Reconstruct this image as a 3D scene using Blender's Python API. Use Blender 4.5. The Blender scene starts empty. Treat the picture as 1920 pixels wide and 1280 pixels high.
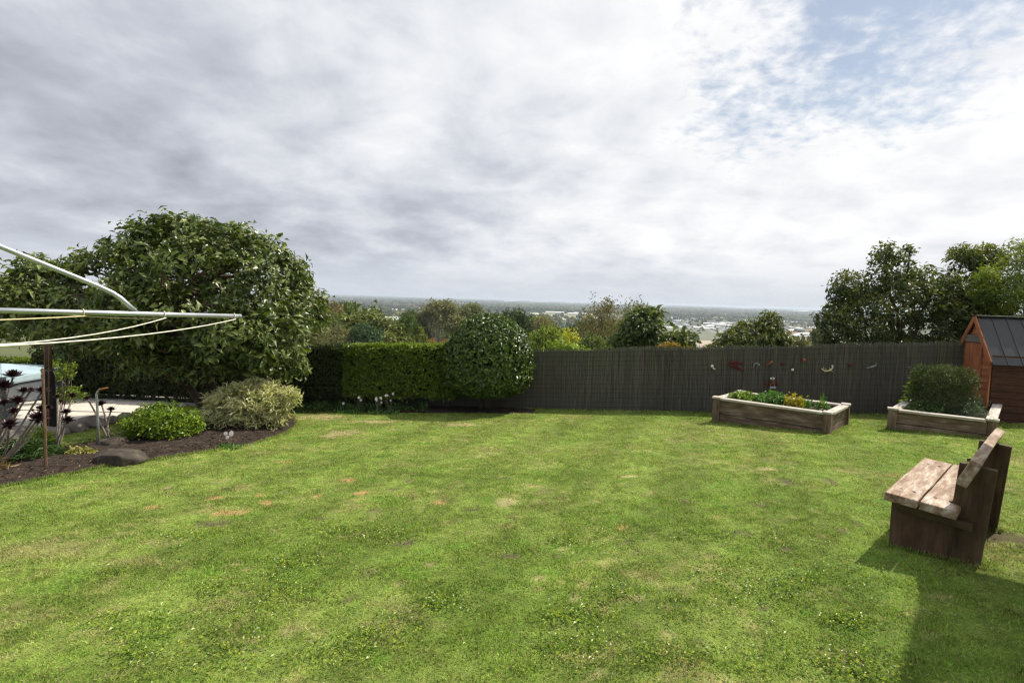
import bpy, bmesh, math, random
import numpy as np
from mathutils import Vector, Matrix
R = math.radians
rng = np.random.default_rng(7)
random.seed(7)
scn = bpy.context.scene
COL = scn.collection

# ------------------------------------------------------------------ camera
FPX = 1000.0                       # focal length in pixels of the 1920-wide photograph
PITCH, ROLL, SHIFT = R(3.5), R(1.81), 80 - FPX * math.tan(R(3.5))
CAMZ = 1.62
cam_d = bpy.data.cameras.new('camera'); cam = bpy.data.objects.new('camera', cam_d); COL.objects.link(cam)
cam_d.sensor_width = 36; cam_d.lens = FPX / 1920 * 36; cam_d.shift_y = -SHIFT / 1920
cam_d.clip_start = 0.05; cam_d.clip_end = 120000
CAMROT = Matrix.Rotation(math.pi / 2 - PITCH, 3, 'X') @ Matrix.Rotation(ROLL, 3, 'Z')
cam.matrix_world = Matrix.Translation((0, 0, CAMZ)) @ CAMROT.to_4x4()
scn.camera = cam

# ------------------------------------------------------------------ light
SUN_AZ, SUN_EL = R(58), R(50)      # azimuth to the right of +Y
SUN = Vector((math.sin(SUN_AZ) * math.cos(SUN_EL), math.cos(SUN_AZ) * math.cos(SUN_EL), math.sin(SUN_EL)))
sun_d = bpy.data.lights.new('sun', 'SUN'); sun = bpy.data.objects.new('sun', sun_d); COL.objects.link(sun)
sun_d.energy = 5.0; sun_d.angle = R(0.6); sun_d.color = (1.0, 0.92, 0.78)
sun.rotation_euler = SUN.to_track_quat('Z', 'Y').to_euler(); sun.location = (20, 12, 30)

def pix_dir(px, py):
    return CAMROT @ Vector(((px - 960) / FPX, -(py + SHIFT - 640) / FPX, -1))

world = bpy.data.worlds.new('World'); scn.world = world; world.use_nodes = True
wt = world.node_tree; wt.nodes.clear()
def wn(t, **k):
    n = wt.nodes.new(t)
    for a, b in k.items(): setattr(n, a, b)
    return n
def wset(sock, v):
    if isinstance(v, bpy.types.NodeSocket): wt.links.new(v, sock)
    else: sock.default_value = v
def wmath(op, a, b=0.0, c=None, clamp=False):
    n = wn('ShaderNodeMath', operation=op, use_clamp=clamp)
    wset(n.inputs[0], a); wset(n.inputs[1], b)
    if c is not None: wset(n.inputs[2], c)
    return n.outputs[0]
def wmap(v, a, b, c, d, smooth=True):
    n = wn('ShaderNodeMapRange', interpolation_type='SMOOTHSTEP' if smooth else 'LINEAR')
    wset(n.inputs[0], v)
    for i, q in enumerate((a, b, c, d)): n.inputs[i + 1].default_value = q
    return n.outputs[0]
def wdot(v, d):
    n = wn('ShaderNodeVectorMath', operation='DOT_PRODUCT'); wset(n.inputs[0], v); n.inputs[1].default_value = d
    return n.outputs['Value']
def wnoise(vec, scale, detail, rough, dist=0.0, off=(0, 0, 0), stretch=(1, 1, 1)):
    m = wn('ShaderNodeMapping'); wset(m.inputs[0], vec); m.inputs[1].default_value = off; m.inputs[3].default_value = stretch
    n = wn('ShaderNodeTexNoise'); wt.links.new(m.outputs[0], n.inputs['Vector'])
    n.inputs['Scale'].default_value = scale; n.inputs['Detail'].default_value = detail
    n.inputs['Roughness'].default_value = rough; n.inputs['Distortion'].default_value = dist
    return n.outputs['Fac']
tc = wn('ShaderNodeTexCoord'); DIR = tc.outputs['Generated']
sep = wn('ShaderNodeSeparateXYZ'); wt.links.new(DIR, sep.inputs[0])
zc = wmath('ADD', wmath('MAXIMUM', sep.outputs[2], 0.0), 0.27)
cmb = wn('ShaderNodeCombineXYZ')
wt.links.new(wmath('DIVIDE', sep.outputs[0], zc), cmb.inputs[0]); wt.links.new(wmath('DIVIDE', sep.outputs[1], zc), cmb.inputs[1])
CV = cmb.outputs[0]
nA = wnoise(CV, 1.25, 8, 0.52, 0.25, (20.5, -3.3, 0), (0.9, 0.8, 1))
nB = wnoise(CV, 4.0, 7, 0.52, 0.25, (9, 9, 1), (0.9, 0.85, 1))
nC = wnoise(CV, 9.5, 6, 0.6, 0.3, (7, 2, 1))
nD = wnoise(CV, 22, 5, 0.55, 0.2, (2, 4, 1))
dsun = wdot(DIR, SUN)
br = wmap(dsun, 0.05, 0.82, 0.35, 0.99, False)
br = wmath('ADD', br, wmath('MULTIPLY', wmath('SUBTRACT', nA, 0.5), 0.95))
br = wmath('ADD', br, wmath('MULTIPLY', wmath('SUBTRACT', nB, 0.5), 0.88))
br = wmath('ADD', br, wmath('MULTIPLY', wmath('SUBTRACT', nC, 0.5), 0.22))
ramp = wn('ShaderNodeValToRGB'); wset(ramp.inputs[0], br)
e = ramp.color_ramp.elements
e[0].position = 0.12; e[0].color = (0.35, 0.372, 0.43, 1)
e[1].position = 0.95; e[1].color = (0.97, 0.97, 0.98, 1)
k = ramp.color_ramp.elements.new(0.45); k.color = (0.56, 0.592, 0.66, 1)
k = ramp.color_ramp.elements.new(0.70); k.color = (0.79, 0.81, 0.85, 1)
hzn = wmap(sep.outputs[2], 0.0, 0.11, 0.80, 0.0)
mixh = wn('ShaderNodeMix', data_type='RGBA'); wset(mixh.inputs[0], hzn)
wt.links.new(ramp.outputs[0], mixh.inputs[6]); mixh.inputs[7].default_value = (0.66, 0.70, 0.765, 1)
# break in the cloud, upper right, with thin cloudlets across it; smaller breaks wherever the deck thins
dA = wmap(wdot(DIR, pix_dir(1700, 20).normalized()), 0.978, 0.998, 0.0, 1.0, False)
dB = wmap(wdot(DIR, pix_dir(1440, 140).normalized()), 0.980, 0.998, 0.0, 0.66, False)
wob = wmath('ADD', wmath('MULTIPLY', wmath('SUBTRACT', nB, 0.5), 1.6), wmath('ADD', wmath('MULTIPLY', wmath('SUBTRACT', nC, 0.5), 1.5), wmath('MULTIPLY', wmath('SUBTRACT', nD, 0.5), 1.3)))
hole = wmap(wmath('ADD', wmath('MAXIMUM', dA, dB), wob), 0.25, 1.25, 0.0, 0.78)
inside = wmap(wmath('MAXIMUM', dA, dB), 0.0, 0.25, 0.0, 1.0)
hole = wmath('MULTIPLY', hole, inside)
sky = wn('ShaderNodeTexSky', sky_type='NISHITA'); sky.sun_disc = False
sky.sun_elevation = SUN_EL; sky.sun_rotation = SUN_AZ; sky.air_density = 1.2; sky.dust_density = 0.6
bg1 = wn('ShaderNodeBackground'); wt.links.new(sky.outputs[0], bg1.inputs[0]); bg1.inputs[1].default_value = 0.08
bg2 = wn('ShaderNodeBackground'); wt.links.new(mixh.outputs[2], bg2.inputs[0]); bg2.inputs[1].default_value = 0.90
mx = wn('ShaderNodeMixShader'); wset(mx.inputs[0], hole)
wt.links.new(bg2.outputs[0], mx.inputs[1]); wt.links.new(bg1.outputs[0], mx.inputs[2])
wo = wn('ShaderNodeOutputWorld'); wt.links.new(mx.outputs[0], wo.inputs[0])
world.cycles.sampling_method = 'MANUAL'; world.cycles.sample_map_resolution = 512

vs = scn.view_settings
vs.view_transform = 'Standard'; vs.look = 'None'; vs.exposure = 0.2; vs.gamma = 1.0; vs.use_curve_mapping = False
cy = scn.cycles
cy.use_denoising = True; cy.denoising_prefilter = 'NONE'; cy.filter_width = 1.3; cy.max_bounces = 8; cy.diffuse_bounces = 3; cy.glossy_bounces = 2
cy.transmission_bounces = 6; cy.transparent_max_bounces = 8; cy.volume_bounces = 0
cy.sample_clamp_indirect = 4.0; cy.caustics_reflective = False; cy.caustics_refractive = False

# ------------------------------------------------------------------ place helpers
GY, GX = -0.074, 0.03
def gz(x, y): return GY * y + GX * x
def P(px, py, depth):
    d = pix_dir(px, py); return Vector((0, 0, CAMZ)) + d * (depth / d.y)
def G(px, py, dz=0.0):
    d = pix_dir(px, py)
    t = (CAMZ - dz) / (GY * d.y + GX * d.x - d.z)
    return Vector((0, 0, CAMZ)) + d * t
def on(x, y, dz=0.0): return Vector((x, y, gz(x, y) + dz))
PLAIN = -50.0
def plain(px, py):
    d = pix_dir(px, py); t = (PLAIN - CAMZ) / d.z; o0 = Vector((0, 0, CAMZ))
    if t * d.y < 800:                       # the foot of the hill still slopes
        lo, hi = 12.0 / d.y, t
        for _ in range(40):
            m_ = (lo + hi) / 2; q = o0 + d * m_
            if q.z > float(terr(q.x, q.y)): lo = m_
            else: hi = m_
        t = lo
    return o0 + d * t
def terr(x, y):
    x = np.asarray(x, float); y = np.asarray(y, float)
    s = np.maximum(y - 13.2 - 3.5 * np.clip((-x - 5) / 4, 0, 1), 0)
    drop = np.minimum(s / 760.0, 1) ** 0.62
    z0 = GY * np.minimum(y, 16.7) + GX * np.clip(x, -16, 16) - 0.12 - 0.25 * np.clip(s / 1.5, 0, 1)
    return z0 * (1 - drop) + PLAIN * drop

def vnoise(x, y, seed=0):
    xi = np.floor(x).astype(np.int64); yi = np.floor(y).astype(np.int64); fx = x - xi; fy = y - yi
    fx = fx * fx * (3 - 2 * fx); fy = fy * fy * (3 - 2 * fy)
    def h(a, b):
        n = (a * 374761393 + b * 668265263 + seed * 982451653) & 0x7fffffff
        n = ((n ^ (n >> 13)) * 1274126177) & 0x7fffffff
        return ((n ^ (n >> 16)) & 0xffff) / 65535.0
    return (h(xi, yi) * (1 - fx) + h(xi + 1, yi) * fx) * (1 - fy) + (h(xi, yi + 1) * (1 - fx) + h(xi + 1, yi + 1) * fx) * fy
def fbm(x, y, oct=4, seed=0):
    s = 0; a = 0.5; t = 0
    for i in range(oct):
        s = s + a * vnoise(x * 2 ** i + 17.3 * i, y * 2 ** i - 9.1 * i, seed + i); t += a; a *= 0.55
    return s / t
def sstep(x, a, b):
    t = np.clip((x - a) / (b - a), 0, 1); return t * t * (3 - 2 * t)

# ------------------------------------------------------------------ object helpers
def tag(o, label=None, cat=None, group=None, kind=None):
    if label: o['label'] = label
    if cat: o['category'] = cat
    if group: o['group'] = group
    if kind: o['kind'] = kind
    return o
def thing(name, label, cat, loc=(0, 0, 0), group=None):
    o = bpy.data.objects.new(name, None); COL.objects.link(o); o.location = Vector(loc)
    o.empty_display_size = 0.1
    return tag(o, label, cat, group)
def link(name, me, m, parent=None, M=None):
    o = bpy.data.objects.new(name, me); COL.objects.link(o)
    if m is not None and not me.materials: me.materials.append(m)
    if M is not None: o.matrix_basis = M
    if parent is not None:
        o.parent = parent
        off = Vector((0, 0, 0))
        if parent.type == 'EMPTY': off = parent.location
        if parent.type == 'EMPTY': o.matrix_parent_inverse = Matrix.Translation(-off)
        else: o.matrix_parent_inverse = parent.matrix_basis.inverted()
    return o
def npmesh(name, V, F, attrs=None, smooth=False):
    """V (n,3); F list of index arrays (m,3)/(m,4); attrs {name:(domain, array)}"""
    if not isinstance(F, list): F = [F]
    F = [f for f in F if len(f)]
    me = bpy.data.meshes.new(name)
    V = np.ascontiguousarray(V, np.float32)
    me.vertices.add(len(V)); me.vertices.foreach_set('co', V.ravel())
    tot = sum(f.size for f in F); npol = sum(len(f) for f in F)
    me.loops.add(tot); me.polygons.add(npol)
    me.loops.foreach_set('vertex_index', np.concatenate([f.ravel() for f in F]).astype(np.int32))
    lt = np.concatenate([np.full(len(f), f.shape[1], np.int32) for f in F])
    ls = np.concatenate([[0], np.cumsum(lt)[:-1]]).astype(np.int32)
    me.polygons.foreach_set('loop_start', ls)
    if attrs:
        for n, (dom, arr) in attrs.items():
            arr = np.asarray(arr, np.float32)
            if arr.ndim == 1:
                a = me.attributes.new(n, 'FLOAT', dom); a.data.foreach_set('value', arr)
            else:
                a = me.attributes.new(n, 'FLOAT_COLOR', dom)
                if arr.shape[1] == 3: arr = np.concatenate([arr, np.ones((len(arr), 1), np.float32)], 1)
                a.data.foreach_set('color', np.ascontiguousarray(arr).ravel())
    me.polygons.foreach_set('use_smooth', np.full(npol, smooth))
    me.update(calc_edges=True); me.validate()
    return me

class MB:
    def __init__(s): s.v = []; s.f = []
    def box(s, lo, hi, M=None):
        b = len(s.v)
        for z in (lo[2], hi[2]):
            for x, y in ((lo[0], lo[1]), (hi[0], lo[1]), (hi[0], hi[1]), (lo[0], hi[1])):
                p = Vector((x, y, z)); s.v.append(M @ p if M else p)
        for q in ((3, 2, 1, 0), (4, 5, 6, 7), (0, 1, 5, 4), (1, 2, 6, 5), (2, 3, 7, 6), (3, 0, 4, 7)):
            s.f.append([b + i for i in q])
        return s
    def tube(s, pts, rad, n=6, cap=True):
        pts = [Vector(p) for p in pts]
        if not hasattr(rad, '__len__'): rad = [rad] * len(pts)
        b = len(s.v); ref = None
        for i, p in enumerate(pts):
            d = (pts[min(i + 1, len(pts) - 1)] - pts[max(i - 1, 0)])
            d = d.normalized() if d.length > 1e-9 else Vector((0, 0, 1))
            if ref is None:
                ref = d.orthogonal().normalized()
            ref = (ref - d * ref.dot(d)); ref = ref.normalized() if ref.length > 1e-6 else d.orthogonal().normalized()
            q = d.cross(ref)
            for j in range(n):
                a = 2 * math.pi * j / n
                s.v.append(p + (ref * math.cos(a) + q * math.sin(a)) * rad[i])
        for i in range(len(pts) - 1):
            for j in range(n):
                j2 = (j + 1) % n
                s.f.append([b + i * n + j, b + i * n + j2, b + (i + 1) * n + j2, b + (i + 1) * n + j])
        if cap:
            s.f.append([b + j for j in reversed(range(n))]); s.f.append([b + (len(pts) - 1) * n + j for j in range(n)])
        return s
    def lathe(s, prof, c, n=16):
        b = len(s.v); c = Vector(c)
        for r, z in prof:
            for j in range(n):
                a = 2 * math.pi * j / n; s.v.append(c + Vector((r * math.cos(a), r * math.sin(a), z)))
        for i in range(len(prof) - 1):
            for j in range(n):
                j2 = (j + 1) % n; s.f.append([b + i * n + j, b + i * n + j2, b + (i + 1) * n + j2, b + (i + 1) * n + j])
        s.f.append([b + j for j in reversed(range(n))]); s.f.append([b + (len(prof) - 1) * n + j for j in range(n)])
        return s
    def poly(s, pts):
        b = len(s.v); s.v += [Vector(p) for p in pts]; s.f.append(list(range(b, b + len(pts)))); return s
    def mesh(s, name, smooth=False):
        me = bpy.data.meshes.new(name); me.from_pydata([tuple(v) for v in s.v], [], s.f)
        if smooth: me.polygons.foreach_set('use_smooth', [True] * len(me.polygons))
        me.update(); return me
    def build(s, name, m, parent=None, smooth=False): return link(name, s.mesh(name, smooth), m, parent)

def slab_mesh(name, sx, sy, sz, bev=0.006, wob=0.0, bend=0.0, cuts=0, seed=0):
    bm = bmesh.new(); bmesh.ops.create_cube(bm, size=1.0)
    for v in bm.verts: v.co = Vector((v.co.x * sx, v.co.y * sy, v.co.z * sz))
    if bev: bmesh.ops.bevel(bm, geom=list(bm.edges), offset=bev, segments=2, affect='EDGES', profile=0.6)
    if cuts:
        es = [e for e in bm.edges if abs(e.verts[0].co.x - e.verts[1].co.x) > sx * 0.5]
        bmesh.ops.subdivide_edges(bm, edges=es, cuts=cuts)
    rr = random.Random(seed)
    for v in bm.verts:
        if bend: v.co.z += bend * ((2 * v.co.x / sx) ** 2 - 0.4)
        if wob: v.co += Vector((0, rr.uniform(-wob, wob), rr.uniform(-wob, wob)))
    me = bpy.data.meshes.new(name); bm.to_mesh(me); bm.free(); return me
def frame(p0, p1, up):
    """matrix with local X from p0 to p1, local Z near up, origin half-way"""
    p0 = Vector(p0); p1 = Vector(p1); x = (p1 - p0).normalized(); z = Vector(up); z = (z - x * z.dot(x)).normalized(); y = z.cross(x)
    M = Matrix((x, y, z)).transposed().to_4x4(); M.translation = (p0 + p1) / 2; return M
def board(name, p0, p1, w, t, up, m, parent, bev=0.005, **k):
    """plank from p0 to p1 (centre line), w across, t thick along up"""
    L = (Vector(p1) - Vector(p0)).length
    return link(name, slab_mesh(name, L, w, t, bev, **k), m, parent, frame(p0, p1, up))

# ------------------------------------------------------------------ materials
def nt(name):
    m = bpy.data.materials.new(name); m.use_nodes = True; t = m.node_tree; t.nodes.clear(); return m, t
def N(t, ty, ins=None, **k):
    n = t.nodes.new(ty)
    for a, b in k.items(): setattr(n, a, b)
    if ins:
        for a, b in ins.items():
            s = n.inputs[a]
            if isinstance(b, bpy.types.NodeSocket): t.links.new(b, s)
            else: s.default_value = b
    return n
def c4(c): return (c[0], c[1], c[2], 1)
def rampn(t, fac, stops):
    n = t.nodes.new('ShaderNodeValToRGB'); t.links.new(fac, n.inputs[0]); el = n.color_ramp.elements
    el[0].position, el[0].color = stops[0][0], c4(stops[0][1]); el[1].position, el[1].color = stops[-1][0], c4(stops[-1][1])
    for p, c in stops[1:-1]:
        x = el.new(p); x.color = c4(c)
    return n.outputs[0]
def finish(t, bs): N(t, 'ShaderNodeOutputMaterial', {0: bs})
def mat_surf(name, stops, scale=6, stretch=(1, 1, 1), rough=0.8, bump=0.3, bscale=None, detail=7, coord='Object', spec=0.3, metal=0.0, bdist=0.01, nrough=0.6):
    m, t = nt(name)
    tcn = N(t, 'ShaderNodeTexCoord'); oi = N(t, 'ShaderNodeObjectInfo')
    off = N(t, 'ShaderNodeMath', {0: oi.outputs['Random'], 1: 37.0}, operation='MULTIPLY')
    cb = N(t, 'ShaderNodeCombineXYZ', {0: off.outputs[0], 1: off.outputs[0], 2: off.outputs[0]})
    mp = N(t, 'ShaderNodeMapping', {0: tcn.outputs[coord], 1: cb.outputs[0], 3: stretch})
    nz = N(t, 'ShaderNodeTexNoise', {'Vector': mp.outputs[0], 'Scale': scale, 'Detail': detail, 'Roughness': nrough})
    col = rampn(t, nz.outputs['Fac'], stops)
    nb = N(t, 'ShaderNodeTexNoise', {'Vector': mp.outputs[0], 'Scale': bscale or scale * 3, 'Detail': 6, 'Roughness': 0.65})
    bp = N(t, 'ShaderNodeBump', {'Height': nb.outputs['Fac'], 'Strength': bump, 'Distance': bdist})
    p = N(t, 'ShaderNodeBsdfPrincipled', {'Base Color': col, 'Roughness': rough, 'Metallic': metal, 'Specular IOR Level': spec, 'Normal': bp.outputs[0]})
    finish(t, p.outputs[0]); return m
def mat_wood(name, dark, mid, pale, rough=0.8, grain=30, bump=0.5):
    m, t = nt(name)
    tcn = N(t, 'ShaderNodeTexCoord'); oi = N(t, 'ShaderNodeObjectInfo')
    off = N(t, 'ShaderNodeMath', {0: oi.outputs['Random'], 1: 53.0}, operation='MULTIPLY')
    cb = N(t, 'ShaderNodeCombineXYZ', {0: off.outputs[0], 1: off.outputs[0], 2: off.outputs[0]})
    mp = N(t, 'ShaderNodeMapping', {0: tcn.outputs['Object'], 1: cb.outputs[0], 3: (1.6, grain, grain)})
    g = N(t, 'ShaderNodeTexNoise', {'Vector': mp.outputs[0], 'Scale': 1.5, 'Detail': 8, 'Roughness': 0.62, 'Distortion': 0.6})
    mp2 = N(t, 'ShaderNodeMapping', {0: tcn.outputs['Object'], 1: cb.outputs[0], 3: (2.2, 6, 6)})
    s = N(t, 'ShaderNodeTexNoise', {'Vector': mp2.outputs[0], 'Scale': 1.6, 'Detail': 6, 'Roughness': 0.65})
    a = N(t, 'ShaderNodeMath', {0: g.outputs['Fac'], 1: s.outputs['Fac']}, operation='ADD')
    b = N(t, 'ShaderNodeMath', {0: a.outputs[0], 1: 0.5}, operation='MULTIPLY')
    col = rampn(t, b.outputs[0], [(0.34, dark), (0.5, mid), (0.66, pale)])
    bp = N(t, 'ShaderNodeBump', {'Height': g.outputs['Fac'], 'Strength': bump, 'Distance': 0.008})
    p = N(t, 'ShaderNodeBsdfPrincipled', {'Base Color': col, 'Roughness': rough, 'Specular IOR Level': 0.3, 'Normal': bp.outputs[0]})
    finish(t, p.outputs[0]); return m
def mat_leaf(name, stops, rough=0.45, spec=0.5, transl=0.25, usecol=False, tcol=(1.0, 1.15, 0.35)):
    """leaf colour by the per-leaf value 'rnd'; usecol: tinted by the object's own colour"""
    m, t = nt(name)
    at = N(t, 'ShaderNodeAttribute', attribute_name='rnd')
    col = rampn(t, at.outputs['Fac'], stops)
    if usecol:
        oi = N(t, 'ShaderNodeObjectInfo')
        mxn = N(t, 'ShaderNodeMix', {0: 1.0, 6: col, 7: oi.outputs['Color']}, data_type='RGBA', blend_type='MULTIPLY'); col = mxn.outputs[2]
    p = N(t, 'ShaderNodeBsdfPrincipled', {'Base Color': col, 'Roughness': rough, 'Specular IOR Level': spec})
    tm = N(t, 'ShaderNodeMix', {0: 1.0, 6: col, 7: c4(tcol)}, data_type='RGBA', blend_type='MULTIPLY')
    tr = N(t, 'ShaderNodeBsdfTranslucent', {0: tm.outputs[2]})
    mxs = N(t, 'ShaderNodeMixShader', {0: transl, 1: p.outputs[0], 2: tr.outputs[0]})
    finish(t, mxs.outputs[0]); return m
def mat_attr(name, attr='Col', rough=0.9, spec=0.15, transl=0.0, bump=0.0, bscale=60):
    m, t = nt(name)
    at = N(t, 'ShaderNodeAttribute', attribute_name=attr)
    ins = {'Base Color': at.outputs['Color'], 'Roughness': rough, 'Specular IOR Level': spec}
    if bump:
        tcn = N(t, 'ShaderNodeTexCoord')
        nb = N(t, 'ShaderNodeTexNoise', {'Vector': tcn.outputs['Object'], 'Scale': bscale, 'Detail': 6, 'Roughness': 0.7})
        ins['Normal'] = N(t, 'ShaderNodeBump', {'Height': nb.outputs['Fac'], 'Strength': bump, 'Distance': 0.02}).outputs[0]
    p = N(t, 'ShaderNodeBsdfPrincipled', ins); out = p.outputs[0]
    if transl:
        tr = N(t, 'ShaderNodeBsdfTranslucent', {0: at.outputs['Color']})
        out = N(t, 'ShaderNodeMixShader', {0: transl, 1: out, 2: tr.outputs[0]}).outputs[0]
    finish(t, out); return m

M = {}
M['grass'] = mat_attr('grass_blades', rough=0.65, spec=0.25, transl=0.45)
M['lawn'] = mat_attr('lawn_earth', rough=0.95, bump=0.6, bscale=45)
M['terrain'] = mat_attr('terrain', rough=0.95)
M['soil'] = mat_surf('dark_soil', [(0.3, (0.018, 0.012, 0.009)), (0.55, (0.045, 0.031, 0.023)), (0.75, (0.10, 0.074, 0.056))], 14, rough=0.95, bump=1.0, bscale=45, bdist=0.03)
M['concrete'] = mat_surf('concrete', [(0.3, (0.50, 0.46, 0.40)), (0.7, (0.66, 0.62, 0.55))], 2.5, rough=0.85, bump=0.15, bscale=60)
M['gravel'] = mat_surf('gravel', [(0.3, (0.20, 0.19, 0.18)), (0.7, (0.42, 0.40, 0.38))], 40, rough=0.9, bump=0.9, bscale=60)
M['stone'] = mat_surf('garden_stone', [(0.3, (0.10, 0.085, 0.075)), (0.5, (0.21, 0.18, 0.16)), (0.72, (0.34, 0.31, 0.28))], 5, rough=0.9, bump=0.7, bscale=22, bdist=0.02)
M['boulder'] = mat_surf('boulder', [(0.3, (0.03, 0.025, 0.02)), (0.55, (0.062, 0.05, 0.04)), (0.68, (0.11, 0.092, 0.07)), (0.76, (0.35, 0.33, 0.26))], 7, rough=0.9, bump=0.6, bscale=30, bdist=0.02)
M['bark'] = mat_surf('bark', [(0.3, (0.04, 0.027, 0.02)), (0.7, (0.13, 0.095, 0.07))], 8, (1, 1, 0.25), rough=0.9, bump=0.9, bscale=18, bdist=0.03, coord='Object')
M['palebark'] = mat_surf('pale_bark', [(0.3, (0.28, 0.25, 0.21)), (0.7, (0.55, 0.51, 0.46))], 3, (1, 1, 0.3), rough=0.85, bump=0.4)
M['twigs'] = mat_surf('dark_core', [(0.3, (0.012, 0.016, 0.008)), (0.7, (0.03, 0.035, 0.016))], 20, rough=1.0, bump=1.0, spec=0.0)  # for the solid cores in clipped foliage; inner shade put into the colour
M['stem'] = mat_surf('grey_stem', [(0.3, (0.12, 0.10, 0.085)), (0.7, (0.26, 0.23, 0.20))], 25, rough=0.85, bump=0.5)
M['brush'] = mat_attr('brushwood', rough=0.9, spec=0.15)
M['wire'] = mat_surf('rusty_wire', [(0.3, (0.03, 0.027, 0.025)), (0.7, (0.07, 0.06, 0.055))], 20, rough=0.7, bump=0.1)
M['galv'] = mat_surf('galvanised_steel', [(0.3, (0.40, 0.42, 0.46)), (0.7, (0.55, 0.58, 0.63))], 14, rough=0.42, bump=0.06, metal=0.75, spec=0.5)
M['cord'] = mat_surf('white_cord', [(0.3, (0.70, 0.66, 0.55)), (0.7, (0.84, 0.82, 0.74))], 60, rough=0.7, bump=0.2)
M['ycord'] = mat_surf('yellowed_cord', [(0.3, (0.62, 0.52, 0.28)), (0.7, (0.76, 0.66, 0.42))], 60, rough=0.7, bump=0.2)
M['planter'] = mat_wood('planter_sleeper', (0.05, 0.030, 0.020), (0.165, 0.115, 0.085), (0.34, 0.28, 0.23), grain=18)
M['cap'] = mat_wood('weathered_cap', (0.22, 0.185, 0.15), (0.47, 0.43, 0.38), (0.64, 0.60, 0.56))
M['seat'] = mat_surf('bench_seat', [(0.30, (0.11, 0.062, 0.036)), (0.43, (0.22, 0.135, 0.085)), (0.52, (0.33, 0.235, 0.165)), (0.60, (0.46, 0.39, 0.325)), (0.72, (0.60, 0.56, 0.51))], 11, (0.30, 1.7, 1.7), rough=0.6, bump=0.6, bscale=26, bdist=0.006, nrough=0.72)
M['bench'] = mat_wood('bench_olive_shaded', (0.032, 0.020, 0.011), (0.075, 0.047, 0.025), (0.12, 0.088, 0.047), grain=16)  # olive-brown leg timber, darkened in the colour for its dimmer light
M['benchred'] = mat_wood('bench_reddish', (0.040, 0.021, 0.013), (0.095, 0.052, 0.033), (0.15, 0.092, 0.060), grain=16)
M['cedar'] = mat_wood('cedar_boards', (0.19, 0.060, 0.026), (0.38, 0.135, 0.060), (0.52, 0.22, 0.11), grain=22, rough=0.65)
M['cedarshade'] = mat_wood('shaded_cedar_boards', (0.03, 0.012, 0.008), (0.065, 0.026, 0.018), (0.10, 0.045, 0.03), grain=22)  # same cedar with the shed side wall's shade put into the colour
M['greyboard'] = mat_wood('grey_board', (0.07, 0.065, 0.055), (0.15, 0.14, 0.12), (0.24, 0.23, 0.20))
M['roof'] = mat_surf('dark_steel_roof', [(0.3, (0.020, 0.021, 0.025)), (0.7, (0.034, 0.036, 0.042))], 3, rough=0.42, bump=0.03, spec=0.5)
M['black'] = mat_surf('black_plastic', [(0.3, (0.012, 0.011, 0.012)), (0.7, (0.03, 0.028, 0.03))], 6, rough=0.6, bump=0.2)
M['spagrey'] = mat_surf('spa_cabinet', [(0.3, (0.10, 0.115, 0.13)), (0.7, (0.14, 0.155, 0.17))], 4, rough=0.55, bump=0.1)
M['spawhite'] = mat_surf('spa_cover', [(0.3, (0.34, 0.45, 0.51)), (0.7, (0.46, 0.57, 0.63))], 3, rough=0.5, bump=0.25, bscale=5, bdist=0.04)
M['deck'] = mat_wood('timber_deck', (0.25, 0.10, 0.04), (0.42, 0.20, 0.09), (0.55, 0.30, 0.15))
M['stake'] = mat_wood('garden_stake', (0.07, 0.040, 0.022), (0.13, 0.078, 0.044), (0.20, 0.13, 0.08))
M['rust'] = mat_surf('rusty_iron', [(0.3, (0.14, 0.05, 0.02)), (0.7, (0.34, 0.14, 0.05))], 18, rough=0.85, bump=0.5)
def simple(name, c, rough=0.6, v=0.2, metal=0.0):
    return mat_surf(name, [(0.3, tuple(x * (1 - v) for x in c)), (0.7, tuple(min(x * (1 + v), 0.95) for x in c))], 22, rough=rough, bump=0.15, metal=metal)
M['white'] = simple('white_paint', (0.72, 0.71, 0.68), v=0.08)
M['redpaint'] = simple('dark_red_paint', (0.10, 0.014, 0.016), v=0.4)
M['orangered'] = simple('orange_red_paint', (0.45, 0.10, 0.05))
M['brownorn'] = simple('brown_glaze', (0.20, 0.07, 0.035))
M['greyorn'] = simple('grey_metal_ornament', (0.22, 0.23, 0.24))
M['slate'] = simple('slate_grey', (0.30, 0.34, 0.38))
M['gold'] = simple('cream_gold_paint', (0.62, 0.56, 0.32))
M['dark'] = simple('dark_glaze', (0.03, 0.028, 0.03))
M['housewall'] = mat_surf('cream_weatherboard', [(0.3, (0.62, 0.58, 0.50)), (0.7, (0.70, 0.66, 0.58))], 3, rough=0.7, bump=0.1)
mg, t = nt('clear_glass')
p = N(t, 'ShaderNodeBsdfPrincipled', {'Base Color': (0.93, 0.98, 0.96, 1), 'Roughness': 0.02, 'Transmission Weight': 1.0, 'IOR': 1.45}); finish(t, p.outputs[0]); M['glass'] = mg

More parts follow.
